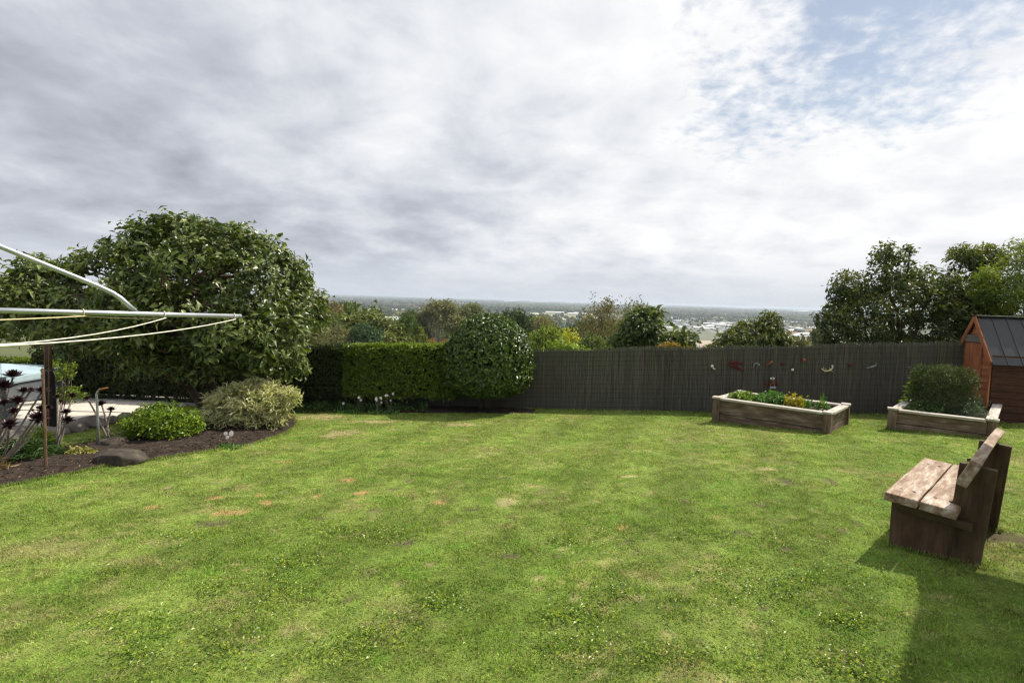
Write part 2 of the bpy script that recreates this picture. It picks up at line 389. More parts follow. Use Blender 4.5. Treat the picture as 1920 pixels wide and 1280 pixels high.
g3 = lambda a, b, c: [(0.0, a), (0.5, b), (1.0, c)]
M['lf_magnolia'] = mat_leaf('magnolia_leaf', [(0.0, (0.026, 0.042, 0.010)), (0.35, (0.070, 0.106, 0.020)), (0.75, (0.18, 0.22, 0.05)), (0.972, (0.30, 0.32, 0.11)), (0.985, (0.16, 0.09, 0.03)), (0.996, (0.50, 0.22, 0.02))], 0.38, 0.5, 0.25)
M['lf_camellia'] = mat_leaf('camellia_leaf', g3((0.03, 0.056, 0.010), (0.07, 0.12, 0.018), (0.16, 0.22, 0.04)), 0.34, 0.55, 0.2)
M['lf_hedge_dark'] = mat_leaf('dark_hedge_leaf', g3((0.024, 0.036, 0.012), (0.055, 0.075, 0.022), (0.12, 0.12, 0.04)), 0.5, 0.4, 0.3)
M['lf_hedge'] = mat_leaf('green_hedge_leaf', g3((0.05, 0.082, 0.01), (0.145, 0.215, 0.024), (0.34, 0.40, 0.055)), 0.42, 0.5, 0.4)
M['lf_lime'] = mat_leaf('lime_shrub_leaf', g3((0.06, 0.12, 0.012), (0.17, 0.27, 0.02), (0.36, 0.42, 0.03)), 0.4, 0.5, 0.32)
M['lf_varieg'] = mat_leaf('variegated_leaf', [(0.0, (0.14, 0.17, 0.06)), (0.3, (0.42, 0.42, 0.20)), (0.65, (0.70, 0.66, 0.40)), (1.0, (0.82, 0.80, 0.62))], 0.55, 0.4, 0.25)
M['lf_right'] = mat_leaf('glossy_evergreen_leaf', g3((0.018, 0.034, 0.008), (0.06, 0.09, 0.016), (0.24, 0.25, 0.04)), 0.42, 0.55, 0.28)
M['lf_rightlime'] = mat_leaf('fresh_green_leaf', g3((0.06, 0.10, 0.012), (0.15, 0.21, 0.025), (0.34, 0.36, 0.05)), 0.4, 0.5, 0.35)
M['lf_broad'] = mat_leaf('broad_tree_leaf', g3((0.03, 0.055, 0.012), (0.085, 0.125, 0.03), (0.22, 0.26, 0.10)), 0.45, 0.45, 0.25)
M['lf_autumn'] = mat_leaf('autumn_leaf', g3((0.07, 0.10, 0.02), (0.22, 0.19, 0.03), (0.42, 0.19, 0.035)), 0.5, 0.4, 0.3)
M['lf_box'] = mat_leaf('rosemary_leaf', g3((0.03, 0.046, 0.018), (0.085, 0.11, 0.045), (0.20, 0.22, 0.095)), 0.55, 0.35, 0.2)
M['lf_herb'] = mat_leaf('herb_leaf', g3((0.05, 0.13, 0.025), (0.11, 0.24, 0.05), (0.22, 0.36, 0.10)), 0.5, 0.4, 0.3)
M['lf_greyherb'] = mat_leaf('grey_green_leaf', g3((0.05, 0.08, 0.045), (0.10, 0.14, 0.085), (0.22, 0.27, 0.20)), 0.6, 0.3, 0.2)
M['lf_yellow'] = mat_leaf('yellow_leaf', g3((0.20, 0.22, 0.02), (0.42, 0.36, 0.03), (0.62, 0.48, 0.05)), 0.5, 0.4, 0.3)
M['lf_aeonium'] = mat_leaf('aeonium_leaf', g3((0.010, 0.004, 0.006), (0.028, 0.010, 0.014), (0.06, 0.02, 0.026)), 0.4, 0.5, 0.05)
M['lf_sedum'] = mat_leaf('sedum_leaf', g3((0.16, 0.17, 0.03), (0.33, 0.31, 0.07), (0.46, 0.42, 0.14)), 0.5, 0.4, 0.2)
M['lf_ground'] = mat_leaf('ground_cover_leaf', g3((0.02, 0.045, 0.01), (0.045, 0.09, 0.02), (0.08, 0.15, 0.03)), 0.5, 0.4, 0.25)
M['lf_dry'] = mat_leaf('dry_leaf', g3((0.20, 0.12, 0.06), (0.36, 0.25, 0.13), (0.52, 0.40, 0.25)), 0.7, 0.2, 0.2)
M['petal'] = mat_leaf('white_petal', g3((0.70, 0.62, 0.64), (0.80, 0.74, 0.75), (0.86, 0.82, 0.82)), 0.6, 0.2, 0.3, tcol=(1, 1, 1))
M['marigold'] = mat_leaf('marigold_petal', g3((0.70, 0.25, 0.02), (0.80, 0.42, 0.03), (0.80, 0.58, 0.05)), 0.6, 0.2, 0.3, tcol=(1, 1, 1))
M['lf_far'] = mat_leaf('hillside_leaf', g3((1.1, 1.1, 1.0), (2.8, 2.7, 2.3), (5.0, 4.8, 3.6)), 0.6, 0.25, 0.22, usecol=True, tcol=(1.0, 1.05, 0.5))
M['blob'] = mat_attr('distant_foliage', rough=0.95, spec=0.05)

# ------------------------------------------------------------------ foliage builders
def unit(a): return a / np.maximum(np.linalg.norm(a, axis=1, keepdims=True), 1e-9)
def rdir(n, r=rng): return unit(r.normal(size=(n, 3)))
def leaves(Pn, D, Nn, L, W, fold=0.25, kind=4, curl=0.15):
    """leaf blades: kind 4 = folded blade of four triangles, 2 = one folded quad pair"""
    D = unit(D); S = unit(np.cross(D, Nn)); U = np.cross(S, D); n = len(Pn)
    L = np.broadcast_to(L, (n,))[:, None]; W = np.broadcast_to(W, (n,))[:, None]
    base = Pn; tip = Pn + D * L - U * L * curl
    lf = Pn + D * L * 0.48 - S * W * 0.5 + U * W * fold; rt = Pn + D * L * 0.48 + S * W * 0.5 + U * W * fold
    i = np.arange(n)
    if kind == 4:
        mid = Pn + D * L * 0.5
        V = np.stack([base, rt, tip, lf, mid], 1).reshape(-1, 3); b = i * 5
        F = np.concatenate([np.stack([b, b + 1, b + 4], 1), np.stack([b, b + 4, b + 3], 1), np.stack([b + 1, b + 2, b + 4], 1), np.stack([b + 4, b + 2, b + 3], 1)], 1).reshape(-1, 3); per = 4
    else:
        V = np.stack([base, rt, tip, lf], 1).reshape(-1, 3); b = i * 4
        F = np.concatenate([np.stack([b, b + 1, b + 2], 1), np.stack([b, b + 2, b + 3], 1)], 1).reshape(-1, 3); per = 2
    return V, F, per
def leaf_mesh(name, Pn, D, Nn, L, W, rnd, **k):
    V, F, per = leaves(Pn, D, Nn, L, W, **k)
    return npmesh(name, V, F, {'rnd': ('FACE', np.repeat(rnd, per))})
def crown_pts(lobes, n, shell=0.13, inner=0.2, bottom=-0.55, bump=0.14, r=rng, drop=0.80):
    """clump centres in and on a union of ellipsoids; returns points, outward directions, depth below the surface"""
    C = np.array([l[0] for l in lobes], float); A = np.array([l[1] for l in lobes], float)
    w = np.array([(a[0] * a[1] + a[0] * a[2] + a[1] * a[2]) for a in A]); w = w / w.sum()
    k = r.choice(len(lobes), size=int(n * 2.2), p=w); d = rdir(len(k), r)
    rad = 1 - np.abs(r.normal(0, shell, len(k))); q = r.random(len(k)) < inner; rad[q] = r.random(q.sum()) ** 0.5 * 0.9
    lump = 1 + bump * (np.sin(d[:, 0] * 7 + k * 2.1) * np.sin(d[:, 1] * 6 + k) + np.sin(d[:, 2] * 8 + k * 1.3) * 0.7 + r.normal(0, 0.35, len(k)))
    p = C[k] + d * A[k] * (rad * lump)[:, None]
    ok = (d[:, 2] > bottom)
    depth = np.full(len(k), 9.0)
    for j in range(len(lobes)):
        e = np.linalg.norm((p - C[j]) / A[j], axis=1)
        ok &= ~((k != j) & (e < drop) & ~q)
        depth = np.minimum(depth, e)
    p, d, depth = p[ok][:n], d[ok][:n], depth[ok][:n]
    return p, unit(d / A[k[ok][:n]]), depth
def hollow(p, d, r=rng, f=2.6, cut=0.30):
    """drop clumps in soft hollows so the crown breaks into tufts"""
    q = p * f; g = np.sin(q[:, 0] + 1.3 * np.sin(q[:, 2] * .8)) + np.sin(q[:, 2] * 1.2 + 1.1 * np.sin(q[:, 1] * .9 + 1)) + np.sin(q[:, 1] * 1.1 + 1.2 * np.sin(q[:, 0] * .7 + 2))
    k = (g > np.quantile(g, cut)) | (r.random(len(p)) < .12); return p[k], d[k]
def foliage(name, p, d, per, L, W, mat, parent, spread=0.1, up=0.35, out=0.5, droop=0.25, jit=0.3, kind=4, r=rng, lift=(-0.1, 0.8), fold=0.25, tipbright=0.0, curl=0.15, nr=0.5):
    n = len(p); ax = unit(d * out + np.array([0, 0, up]) + r.normal(0, 0.35, (n, 3)))
    ax = np.repeat(ax, per, 0); cp = np.repeat(p, per, 0); m = len(cp)
    rad = r.normal(size=(m, 3)); rad = unit(rad - ax * (rad * ax).sum(1, keepdims=True))
    lift = r.uniform(lift[0], lift[1], (m, 1))
    D = rad + ax * lift + np.array([0, 0, -droop])
    base = cp + r.normal(0, spread, (m, 3)) * np.array([1, 1, 0.8])
    Nn = ax + r.normal(0, nr, (m, 3))
    s = r.uniform(1 - jit, 1 + jit, m)
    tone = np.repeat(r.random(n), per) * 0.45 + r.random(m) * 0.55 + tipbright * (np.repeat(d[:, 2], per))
    return link(name, leaf_mesh(name, base, D, Nn, L * s, W * s, np.clip(tone, 0, 1), kind=kind, fold=fold, curl=curl), mat, parent)
def limb(mb, a, b, r0, r1, seed=0, wob=0.12, n=6, seg=5):
    rr = random.Random(seed); a = Vector(a); b = Vector(b); L = (b - a).length; pts = []; rad = []
    for i in range(seg + 1):
        t_ = i / seg; q = a.lerp(b, t_)
        if 0 < i < seg: q += Vector((rr.uniform(-1, 1), rr.uniform(-1, 1), rr.uniform(-0.6, 1))) * L * wob * math.sin(math.pi * t_)
        pts.append(q); rad.append(r0 + (r1 - r0) * t_)
    mb.tube(pts, rad, n); return pts
def copy_tree(root, loc, s, rz, color, label=None, group=None):
    o = root.copy(); COL.objects.link(o); o.location = loc; o.scale = s; o.rotation_euler = (0, 0, rz)
    if label: o['label'] = label
    if group: o['group'] = group
    for ch in root.children:
        c = ch.copy(); COL.objects.link(c); c.parent = o
        if color is not None: c.color = (*color, 1)
    return o
# ------------------------------------------------------------------ the setting: terrain, lawn, beds, patio
def inpoly(x, y, poly):
    c = np.zeros(x.shape, bool); n = len(poly)
    for i in range(n):
        x1, y1 = poly[i]; x2, y2 = poly[(i + 1) % n]
        with np.errstate(divide='ignore', invalid='ignore'):
            c ^= ((y1 > y) != (y2 > y)) & (x < (x2 - x1) * (y - y1) / (y2 - y1 + 1e-12) + x1)
    return c
def gp(pix): return [tuple(G(*p)[:2]) for p in pix]
BED = gp([(-260, 1000), (0, 914), (60, 903), (140, 886), (200, 874), (300, 859), (400, 846), (470, 833), (535, 812), (560, 795), (545, 778), (450, 778), (380, 788), (300, 806), (230, 818), (150, 832), (100, 842), (0, 872), (-260, 935)])
PATIO = gp([(-420, 905), (0, 842), (100, 817), (235, 785), (330, 772), (345, 757), (200, 752), (0, 752), (-420, 752)])
GRAVEL = gp([(-420, 752.0), (0, 752.0), (200, 752.0), (345, 757), (390, 755), (390, 742), (200, 740), (-420, 738)])
def sheet(name, poly, dz, m, res=0.12, dome=0.0, rough=0.0, kind='structure'):
    """a sheet over a ground polygon, edges feathered into the ground"""
    xs = [p[0] for p in poly]; ys = [p[1] for p in poly]
    X, Y = np.meshgrid(np.arange(min(xs), max(xs) + res, res), np.arange(min(ys), max(ys) + res, res)); x = X.ravel(); y = Y.ravel()
    dist = np.full(x.shape, 1e9)
    for i in range(len(poly)):
        a = np.array(poly[i]); b = np.array(poly[(i + 1) % len(poly)]); ab = b - a
        tt = np.clip(((x - a[0]) * ab[0] + (y - a[1]) * ab[1]) / (ab @ ab + 1e-12), 0, 1)
        dist = np.minimum(dist, np.hypot(x - a[0] - tt * ab[0], y - a[1] - tt * ab[1]))
    ins = inpoly(x, y, poly); sd = np.where(ins, dist, -dist)
    z = gz(x, y) + dz + dome * sstep(sd, 0, 0.6) + rough * (fbm(x * 6, y * 6, 4, 3) - 0.5) * sstep(sd, 0, .15)
    z = np.where(sd < 0, gz(x, y) + dz - 0.10 * np.clip(-sd / res, 0, 1.2), z)
    idx = np.arange(len(x)).reshape(X.shape)
    F = np.stack([idx[:-1, :-1], idx[:-1, 1:], idx[1:, 1:], idx[1:, :-1]], -1).reshape(-1, 4)
    F = F[(sd[F] > -1.3 * res).all(1)]
    used = np.unique(F); remap = np.full(len(x), -1); remap[used] = np.arange(len(used))
    o = link(name, npmesh(name, np.stack([x, y, z], 1)[used], remap[F], smooth=True), m); o['kind'] = kind; return o
# lawn colour: patches of green, yellow-green, straw; bare spots where the photograph shows them
SP = [(430, 957, 48, 5, 1), (500, 941, 12, 4, 1), (405, 931, 14, 3, 1), (650, 900, 17, 3, 1), (678, 923, 12, 4, 1), (820, 941, 14, 5, 1), (284, 948, 22, 3, 1), (592, 929, 9, 3, 1), (955, 938, 22, 9, 2), (1165, 985, 10, 4, 1), (485, 925, 14, 3, 1), (535, 866, 14, 2, 1),
      (390, 978, 35, 6, 3), (760, 1015, 18, 6, 3), (690, 1070, 16, 7, 3), (802, 1055, 16, 7, 2), (650, 1118, 14, 6, 3), (860, 972, 10, 6, 3), (885, 955, 14, 4, 3), (735, 918, 12, 3, 3), (535, 1175, 14, 7, 3), (470, 1220, 26, 8, 3), (540, 1190, 9, 7, 2), (1012, 1083, 14, 6, 2), (960, 1040, 18, 7, 3), (1113, 970, 9, 6, 2), (1385, 995, 20, 4, 3), (1158, 1110, 10, 5, 2), (1195, 1118, 12, 5, 2), (1430, 1135, 14, 8, 3), (738, 1163, 10, 5, 1), (1175, 890, 22, 3, 2), (640, 812, 40, 6, 2), (860, 795, 30, 4, 2), (600, 782, 55, 5, 2), (700, 790, 60, 3, 2), (260, 1050, 110, 12, 4), (60, 1030, 120, 18, 4), (1260, 1190, 16, 7, 2), (1440, 878, 22, 3, 2), (300, 1010, 40, 6, 4), (1885, 1010, 60, 16, 3)]
SP += [(rng.uniform(250, 1650), rng.uniform(900, 1270), rng.uniform(5, 14), rng.uniform(2.5, 6), int(rng.choice([3, 3, 3, 2]))) for _ in range(46)]
spots = []
for px, py, rx, ry, ty in SP:
    c = G(px, py); a = G(px + rx, py); b = G(px, py - ry); b2 = G(px, py + ry)
    spots.append((c.x, c.y, (a - c).length, (b - b2).length / 2, ty))
PAL = {k: np.array(v) for k, v in dict(green=(0.190, 0.280, 0.046), lush=(0.155, 0.295, 0.034), yel=(0.325, 0.405, 0.098), straw=(0.44, 0.40, 0.18), tan=(0.54, 0.35, 0.17), pale=(0.46, 0.35, 0.22), soil=(0.085, 0.062, 0.044)).items()}
def lawn_col(x, y):
    """colour, bareness"""
    w1 = fbm(x * 0.9 + 3, y * 1.3, 5, 11); w2 = fbm(x * 3.4, y * 4.2, 4, 23); w3 = fbm(x * 10, y * 12, 3, 31); w4 = fbm(x * .35, y * .35, 3, 41)
    def mix(a, b, t): return a * (1 - t[:, None]) + b * t[:, None]
    c = np.tile(PAL['green'], (len(x), 1))
    far = sstep(y, 3.0, 8.0)  # backlit brightness of the distant lawn, put into the colour as yellow-green
    c = mix(c, PAL['yel'], sstep(w1 * 0.28 + w2 * 0.45 + w3 * .27 + w4 * .12 + far * 0.09, 0.43, 0.70) * 0.8)
    c = mix(c, PAL['lush'], sstep(w2 * .6 + w3 * .35 + (1 - w1) * .15, 0.58, 0.74) * 0.7)
    c = mix(c, PAL['straw'], sstep(w1 * 0.3 + w3 * 0.45 + (1 - w2) * 0.35, 0.60, 0.74) * 0.65)
    # mowing bands that run away from the house
    band = np.sin((x * 0.93 - y * 0.36) * 2 * math.pi / 1.1 + 0.6 * fbm(x * .5, y * .5, 2, 91)); c = c * (1 + 0.075 * np.clip(band * 2, -1, 1))[:, None]
    w5 = fbm(x * 16, y * 16, 2, 61); c = c * (0.72 + 0.56 * w5)[:, None]
    bare = np.zeros(len(x)); wob = (fbm(x * 9, y * 9, 4, 51) - 0.5) * 1.5 + (fbm(x * 30, y * 30, 2, 52) - 0.5) * 0.7
    for cx, cy_, rx, ry, ty in spots:
        d = np.hypot((x - cx) / rx, (y - cy_) / ry) + wob
        if ty == 4:
            c = mix(c, PAL['straw'] * 0.9, sstep(-d, -1.3, -0.2) * 0.55); continue
        t_ = sstep(-d, -1.15, -0.55)
        c = mix(c, PAL['tan' if ty == 1 else 'pale' if ty == 2 else 'soil'], t_ * (0.86 if ty == 1 else 0.9 if ty == 3 else 0.6)); bare = np.maximum(bare, t_ * (0.45 if ty == 1 else 0.6 if ty == 2 else 0.85))
    return c, bare
def lawn_z(x, y): return gz(x, y) + 0.05 * (fbm(x * 0.6, y * 0.6, 3, 71) - 0.5) + 0.018 * (fbm(x * 4, y * 4, 3, 72) - 0.5) * sstep(y, 0, 1)
xs = np.arange(-16.5, 14.5, 0.075); ys = np.arange(-4.0, 12.75, 0.075)
X, Y = np.meshgrid(xs, ys); x = X.ravel(); y = Y.ravel()
cl, br_ = lawn_col(x, y)
idx = np.arange(len(x)).reshape(X.shape)
F = np.stack([idx[:-1, :-1], idx[:-1, 1:], idx[1:, 1:], idx[1:, :-1]], -1).reshape(-1, 4)
earth = cl * (0.62 + 0.30 * br_)[:, None] * (0.8 + 0.5 * fbm(x * 14, y * 14, 3, 5))[:, None]
lawn = link('lawn', npmesh('lawn', np.stack([x, y, lawn_z(x, y) - 0.012], 1), F, {'Col': ('POINT', earth)}, True), M['lawn']); lawn['kind'] = 'structure'

# grass blades: dense close by, wider and sparser further off
def grass_blades():
    n = 1150000
    yy = 1.5 + 11.1 * rng.random(n * 2) ** 1.25
    xx = (rng.random(n * 2) * 2 - 1) * (1.0 * yy + 0.9)
    keep = rng.random(n * 2) < np.clip(0.30 + 0.35 * (yy / 4.0), 0, 1); xx, yy = xx[keep], yy[keep]
    keep = (xx > -16) & (xx < 14) & ~inpoly(xx, yy, BED) & ~inpoly(xx, yy, PATIO) & ~inpoly(xx, yy, GRAVEL)
    keep &= yy < 12.35 - 0.115 * xx
    xx, yy = xx[keep][:n], yy[keep][:n]
    fx, fy = [], []
    for poly in (C1, C2):
        for i in range(4):
            a_, b_ = np.array(poly[i]), np.array(poly[(i + 1) % 4]); q = rng.random(1600)[:, None]; o_ = a_ + (b_ - a_) * q; nn = np.array([(b_ - a_)[1], -(b_ - a_)[0]]); nn = nn / np.hypot(*nn)
            o_ = o_ + nn * (np.abs(rng.normal(0, .022, (1600, 1))) + .004); fx.append(o_[:, 0]); fy.append(o_[:, 1])
    q = rng.random(9000); fx.append(FA.x + (FB.x - FA.x) * q); fy.append(FA.y + (FB.y - FA.y) * q - .04 - np.abs(rng.normal(0, .03, 9000)))
    for i in range(len(BED)):
        a_, b_ = np.array(BED[i]), np.array(BED[(i + 1) % len(BED)]); m_ = int(900 * np.hypot(*(b_ - a_))); q = rng.random(m_)[:, None]; o_ = a_ + (b_ - a_) * q + rng.normal(0, .02, (m_, 2)); fx.append(o_[:, 0]); fy.append(o_[:, 1])
    for u_, v0, v1 in ((.2, .02, .6), (1.22, .02, .6)):
        q = rng.random(900); sd = rng.choice([-1, 1], 900); fx.append(B0.x + BU.x * (u_ + sd * (.035 + .02 * rng.random(900))) + BV.x * (v0 + (v1 - v0) * q)); fy.append(B0.y + BU.y * (u_ + sd * .04) + BV.y * (v0 + (v1 - v0) * q))
    fx = np.concatenate(fx); fy = np.concatenate(fy); nfr = len(fx); xx = np.concatenate([xx, fx]); yy = np.concatenate([yy, fy]); fringe = np.concatenate([np.zeros(len(xx) - nfr, bool), np.ones(nfr, bool)])
    c, bare = lawn_col(xx, yy); bare[fringe] = 0; bare = np.minimum(bare * 1.12, .97); k2 = rng.random(len(xx)) > bare; xx, yy, c, fringe = xx[k2], yy[k2], c[k2], fringe[k2]; m = len(xx)
    z = lawn_z(xx, yy) - 0.012
    tuft = fbm(xx * 5, yy * 5, 3, 81)
    h = (0.006 + 0.012 * rng.random(m) ** 1.5) * (0.65 + 0.9 * sstep(tuft, 0.35, 0.7)); w = (0.0036 + 0.0009 * yy) * rng.uniform(0.7, 1.3, m)
    h[fringe] = rng.uniform(.015, .055, fringe.sum())
    a = rng.random(m) * 2 * math.pi; la = rng.random(m) * 2 * math.pi; ln = rng.random(m) * 0.030
    B = np.stack([xx, yy, z], 1); sx = np.stack([np.cos(a) * w / 2, np.sin(a) * w / 2, np.zeros(m)], 1)
    T = B + np.stack([np.cos(la) * ln, np.sin(la) * ln, h], 1)
    V = np.stack([B - sx, B + sx, T], 1).reshape(-1, 3)
    tint = rng.normal(1.0, 0.30, (m, 1)) * (1 + rng.normal(0, 0.06, (m, 3))); dead = rng.random(m) < 0.07
    c = c * 1.12 * np.clip(tint, 0.45, 1.7); c[dead] = np.array([0.36, 0.30, 0.15]) * tint[dead]
    o = link('grass', npmesh('grass', V, np.arange(m * 3).reshape(-1, 3), {'Col': ('FACE', np.clip(c, 0, 0.9))}), M['grass'])
    tag(o, 'short mown patchy green and straw coloured grass blades of the lawn', 'grass', kind='stuff')
# clover and plantain leaves in patches of the lawn
def clover():
    Ps = []; Ls = []
    W = [(1180, 1110), (680, 1200), (720, 1185), (430, 1240), (400, 1105), (830, 1130), (1060, 1010), (1120, 1025), (1445, 1110), (1480, 1095), (1500, 1235), (830, 1140), (1590, 1165), (420, 1195), (1050, 1160), (1380, 1240), (1000, 1250), (560, 1120), (1330, 1075), (1420, 1110), (470, 1010), (520, 1060), (1600, 1250), (250, 1220)] + [(rng.uniform(150, 1650), rng.uniform(960, 1270)) for _ in range(34)]
    for px, py in W:
        c = G(px, py); n = rng.integers(90, 220); r_ = rng.uniform(0.07, 0.20)
        q = rng.normal(0, 1, (n, 2)) * r_ * np.array([1, 0.7]); Ps.append(np.stack([c.x + q[:, 0], c.y + q[:, 1], lawn_z(c.x + q[:, 0], c.y + q[:, 1]) + 0.012], 1))
        Ls.append(np.full(n, rng.uniform(0.014, 0.024)))
    p_ = np.concatenate(Ps); L = np.concatenate(Ls); n = len(p_); d = rdir(n); d[:, 2] = np.abs(d[:, 2]) * 0.4
    o = link('clover', leaf_mesh('clover', p_, d, np.tile([0, 0, 1.0], (n, 1)) + rng.normal(0, .3, (n, 3)), L * rng.uniform(.6, 1.3, n), L * 0.7, rng.random(n), kind=2), M['lf_lime'])
    tag(o, 'broad leaved clover and weeds scattered through the near lawn', 'weeds', kind='stuff')
clover()

sheet('garden_bed', BED, 0.012, M['soil'], 0.07, 0.06, 0.05)
sheet('hedge_bed', gp([(470, 768), (600, 769), (800, 772), (1000, 776), (1003, 768), (1000, 757), (470, 750)]), 0.012, M['soil'], 0.08, 0.03, 0.03)
sheet('patio', PATIO, 0.02, M['concrete'], 0.12)
sheet('gravel_strip', GRAVEL, 0.012, M['gravel'], 0.12)
a, b = G(0, 771, 0.024), G(330, 768, 0.024)
o = MB().tube([G(-200, 766, 0.021), G(60, 769, 0.021), G(300, 775, 0.021)], 0.012, 6).build('drain_groove', M['wire']); o['kind'] = 'structure'

# hillside and plain to the horizon
def ground():
    ang = np.concatenate([np.arange(-70, 70, 1.25), np.arange(70, 290, 5.0)]); ang = np.radians(np.concatenate([ang, [290]]))
    rad = 3.0 * 1.085 ** np.arange(0, 118); rad = rad[rad < 45000]
    A, RR = np.meshgrid(ang, rad); x = (RR * np.sin(A)).ravel(); y = (RR * np.cos(A)).ravel()
    z = terr(x, y); far = sstep(np.hypot(x, y), 15, 60) * (1 - sstep(np.hypot(x, y), 300, 700)); z = z + far * 2.0 * (fbm(x * .03, y * .03, 3, 9) - .5)
    idx = np.arange(len(x)).reshape(A.shape); F = np.stack([idx[:-1, :-1], idx[:-1, 1:], idx[1:, 1:], idx[1:, :-1]], -1).reshape(-1, 4)
    x = np.concatenate([x, [0]]); y = np.concatenate([y, [0]]); z = np.concatenate([z, [terr(0, 0)]])
    fan = np.stack([np.full(len(ang) - 1, len(x) - 1), idx[0, 1:], idx[0, :-1]], 1)
    n1 = fbm(x / 160, y / 160, 4, 14)[:, None]; n2 = fbm(x / 40, y / 40, 3, 15)[:, None]
    c = np.array([0.055, 0.075, 0.028]) * (1 - n1) + np.array([0.12, 0.125, 0.055]) * n1; c = c * (0.7 + 0.6 * n2)
    o = link('ground', npmesh('ground', np.stack([x, y, z], 1), [F, fan], {'Col': ('POINT', c)}, True), M['terrain']); o['kind'] = 'structure'
ground()
# ------------------------------------------------------------------ brush fence
FA, FB = Vector((-6.6, 12.75)), Vector((9.75, 11.15))
def fence_xy(t): return FA.lerp(FB, t)
FL = (FB - FA).length; FU = (FB - FA).normalized(); FN = Vector((FU.y, -FU.x))      # FN towards the camera
def fence_h(x): return float(np.interp(x, [-6.6, 0.4, 4, 7.5, 9.75], [1.34, 1.36, 1.42, 1.50, 1.54]))
ft = thing('brush_fence', 'dark grey brown brushwood fence bound with wire behind the raised planters', 'fence', on(2, 12.2))
V = []; Fq = []; cc = []
for i in range(4600):
    s = rng.random() * FL if i > 2800 else i * FL / 2800
    p = fence_xy(s / FL); h = fence_h(p.x) + rng.normal(0, 0.02) + 0.03 * math.sin(s * 2.1) * math.sin(s * .77 + 1); off = rng.uniform(-0.010, 0.016); r_ = rng.uniform(0.003, 0.0052)
    q = p + FN * off; zb = gz(q.x, q.y) - 0.05; lean = rng.normal(0, 0.02); b0 = len(V)
    for k in range(4):
        zz = zb + (h + 0.05) * k / 3; cx = q.x + FU.x * (lean * k / 3 + rng.normal(0, 0.004)); cy_ = q.y + FU.y * lean * k / 3 + FN.y * rng.normal(0, 0.004)
        for j in range(4):
            a = math.pi / 4 + j * math.pi / 2; V.append((cx + math.cos(a) * r_, cy_ + math.sin(a) * r_, zz))
    for k in range(3):
        for j in range(4): Fq.append((b0 + k * 4 + j, b0 + k * 4 + (j + 1) % 4, b0 + k * 4 + 4 + (j + 1) % 4, b0 + k * 4 + 4 + j))
    Fq.append((b0 + 12, b0 + 13, b0 + 14, b0 + 15))
    g_ = rng.uniform(0.78, 1.16) * (0.9 + 0.2 * vnoise(np.array([s * 1.3]), np.array([0.0]), 4)[0]); base = np.array([0.150, 0.140, 0.125]) if rng.random() < .8 else np.array([0.185, 0.175, 0.158])
    for k in range(13): cc.append(base * g_ * (np.array([0.85, 1.15, 0.6]) if k >= 9 and rng.random() < 0.10 else 1))
o = link('brushwood', npmesh('brushwood', np.array(V), np.array(Fq), {'Col': ('FACE', np.array(cc))}), M['brush'], ft); o['kind'] = 'stuff'
mb = MB()
for i in range(16):
    a = fence_xy(i / 16); b = fence_xy((i + 1) / 16); a3 = on(a.x, a.y, 0) - Vector((*FN, 0)) * 0.012; b3 = on(b.x, b.y, 0) - Vector((*FN, 0)) * 0.012
    ha, hb = fence_h(a.x) - .05, fence_h(b.x) - .05; n3 = Vector((*FN, 0)) * 0.02
    bs = len(mb.v); mb.v += [a3, b3, b3 + Vector((0, 0, hb)), a3 + Vector((0, 0, ha)), a3 - n3, b3 - n3, b3 - n3 + Vector((0, 0, hb)), a3 - n3 + Vector((0, 0, ha))]
    mb.f += [[bs, bs + 1, bs + 2, bs + 3], [bs + 5, bs + 4, bs + 7, bs + 6], [bs + 3, bs + 2, bs + 6, bs + 7]]
mb.build('backing', mat_surf('brush_backing', [(.3, (.075, .067, .056)), (.7, (.15, .135, .115))], 30, (6, 6, .3), rough=.95, bump=.8), ft)
for k in range(13):
    pts = []
    for i in range(61):
        a = fence_xy(i / 60); zz = 0.08 + k * (fence_h(a.x) - 0.12) / 12.3; q = a + FN * (0.031 + 0.004 * math.sin(i * 2.2 + k))
        pts.append((q.x, q.y, gz(q.x, q.y) + zz + 0.008 * math.sin(i * 1.7 + k * 3)))
    MB().tube(pts, 0.0034, 4).build('wire', M['wire'], ft)
def fence_pt(px, py, off=0.045):
    """point on the fence's face under a pixel"""
    d = pix_dir(px, py); o0 = Vector((0, 0, CAMZ)); n3 = Vector((*FN, 0)); f3 = Vector((*(FA + FN * off), 0))
    return o0 + d * ((f3 - o0).dot(n3) / d.dot(n3))
# moss and creeper shoots along the top of the fence
n = 900; s = rng.random(n) * FL; xy = np.array([fence_xy(v / FL)[:] for v in s]); hh = np.array([fence_h(v) for v in xy[:, 0]])
msk = fbm(s * 1.1, s * 0 + 3, 3, 6) > 0.47
p_ = np.stack([xy[:, 0], xy[:, 1] + rng.normal(0, 0.02, n), gz(xy[:, 0], xy[:, 1]) + hh + rng.normal(0.0, 0.018, n)], 1)[msk]
d_ = rdir(len(p_)); d_[:, 2] = np.abs(d_[:, 2]) + 0.1
o = link('moss', leaf_mesh('moss', p_, d_, rdir(len(p_)), 0.03 * rng.uniform(.5, 1.3, len(p_)), 0.014, rng.random(len(p_)), kind=2), M['lf_hedge'], ft); o['kind'] = 'stuff'

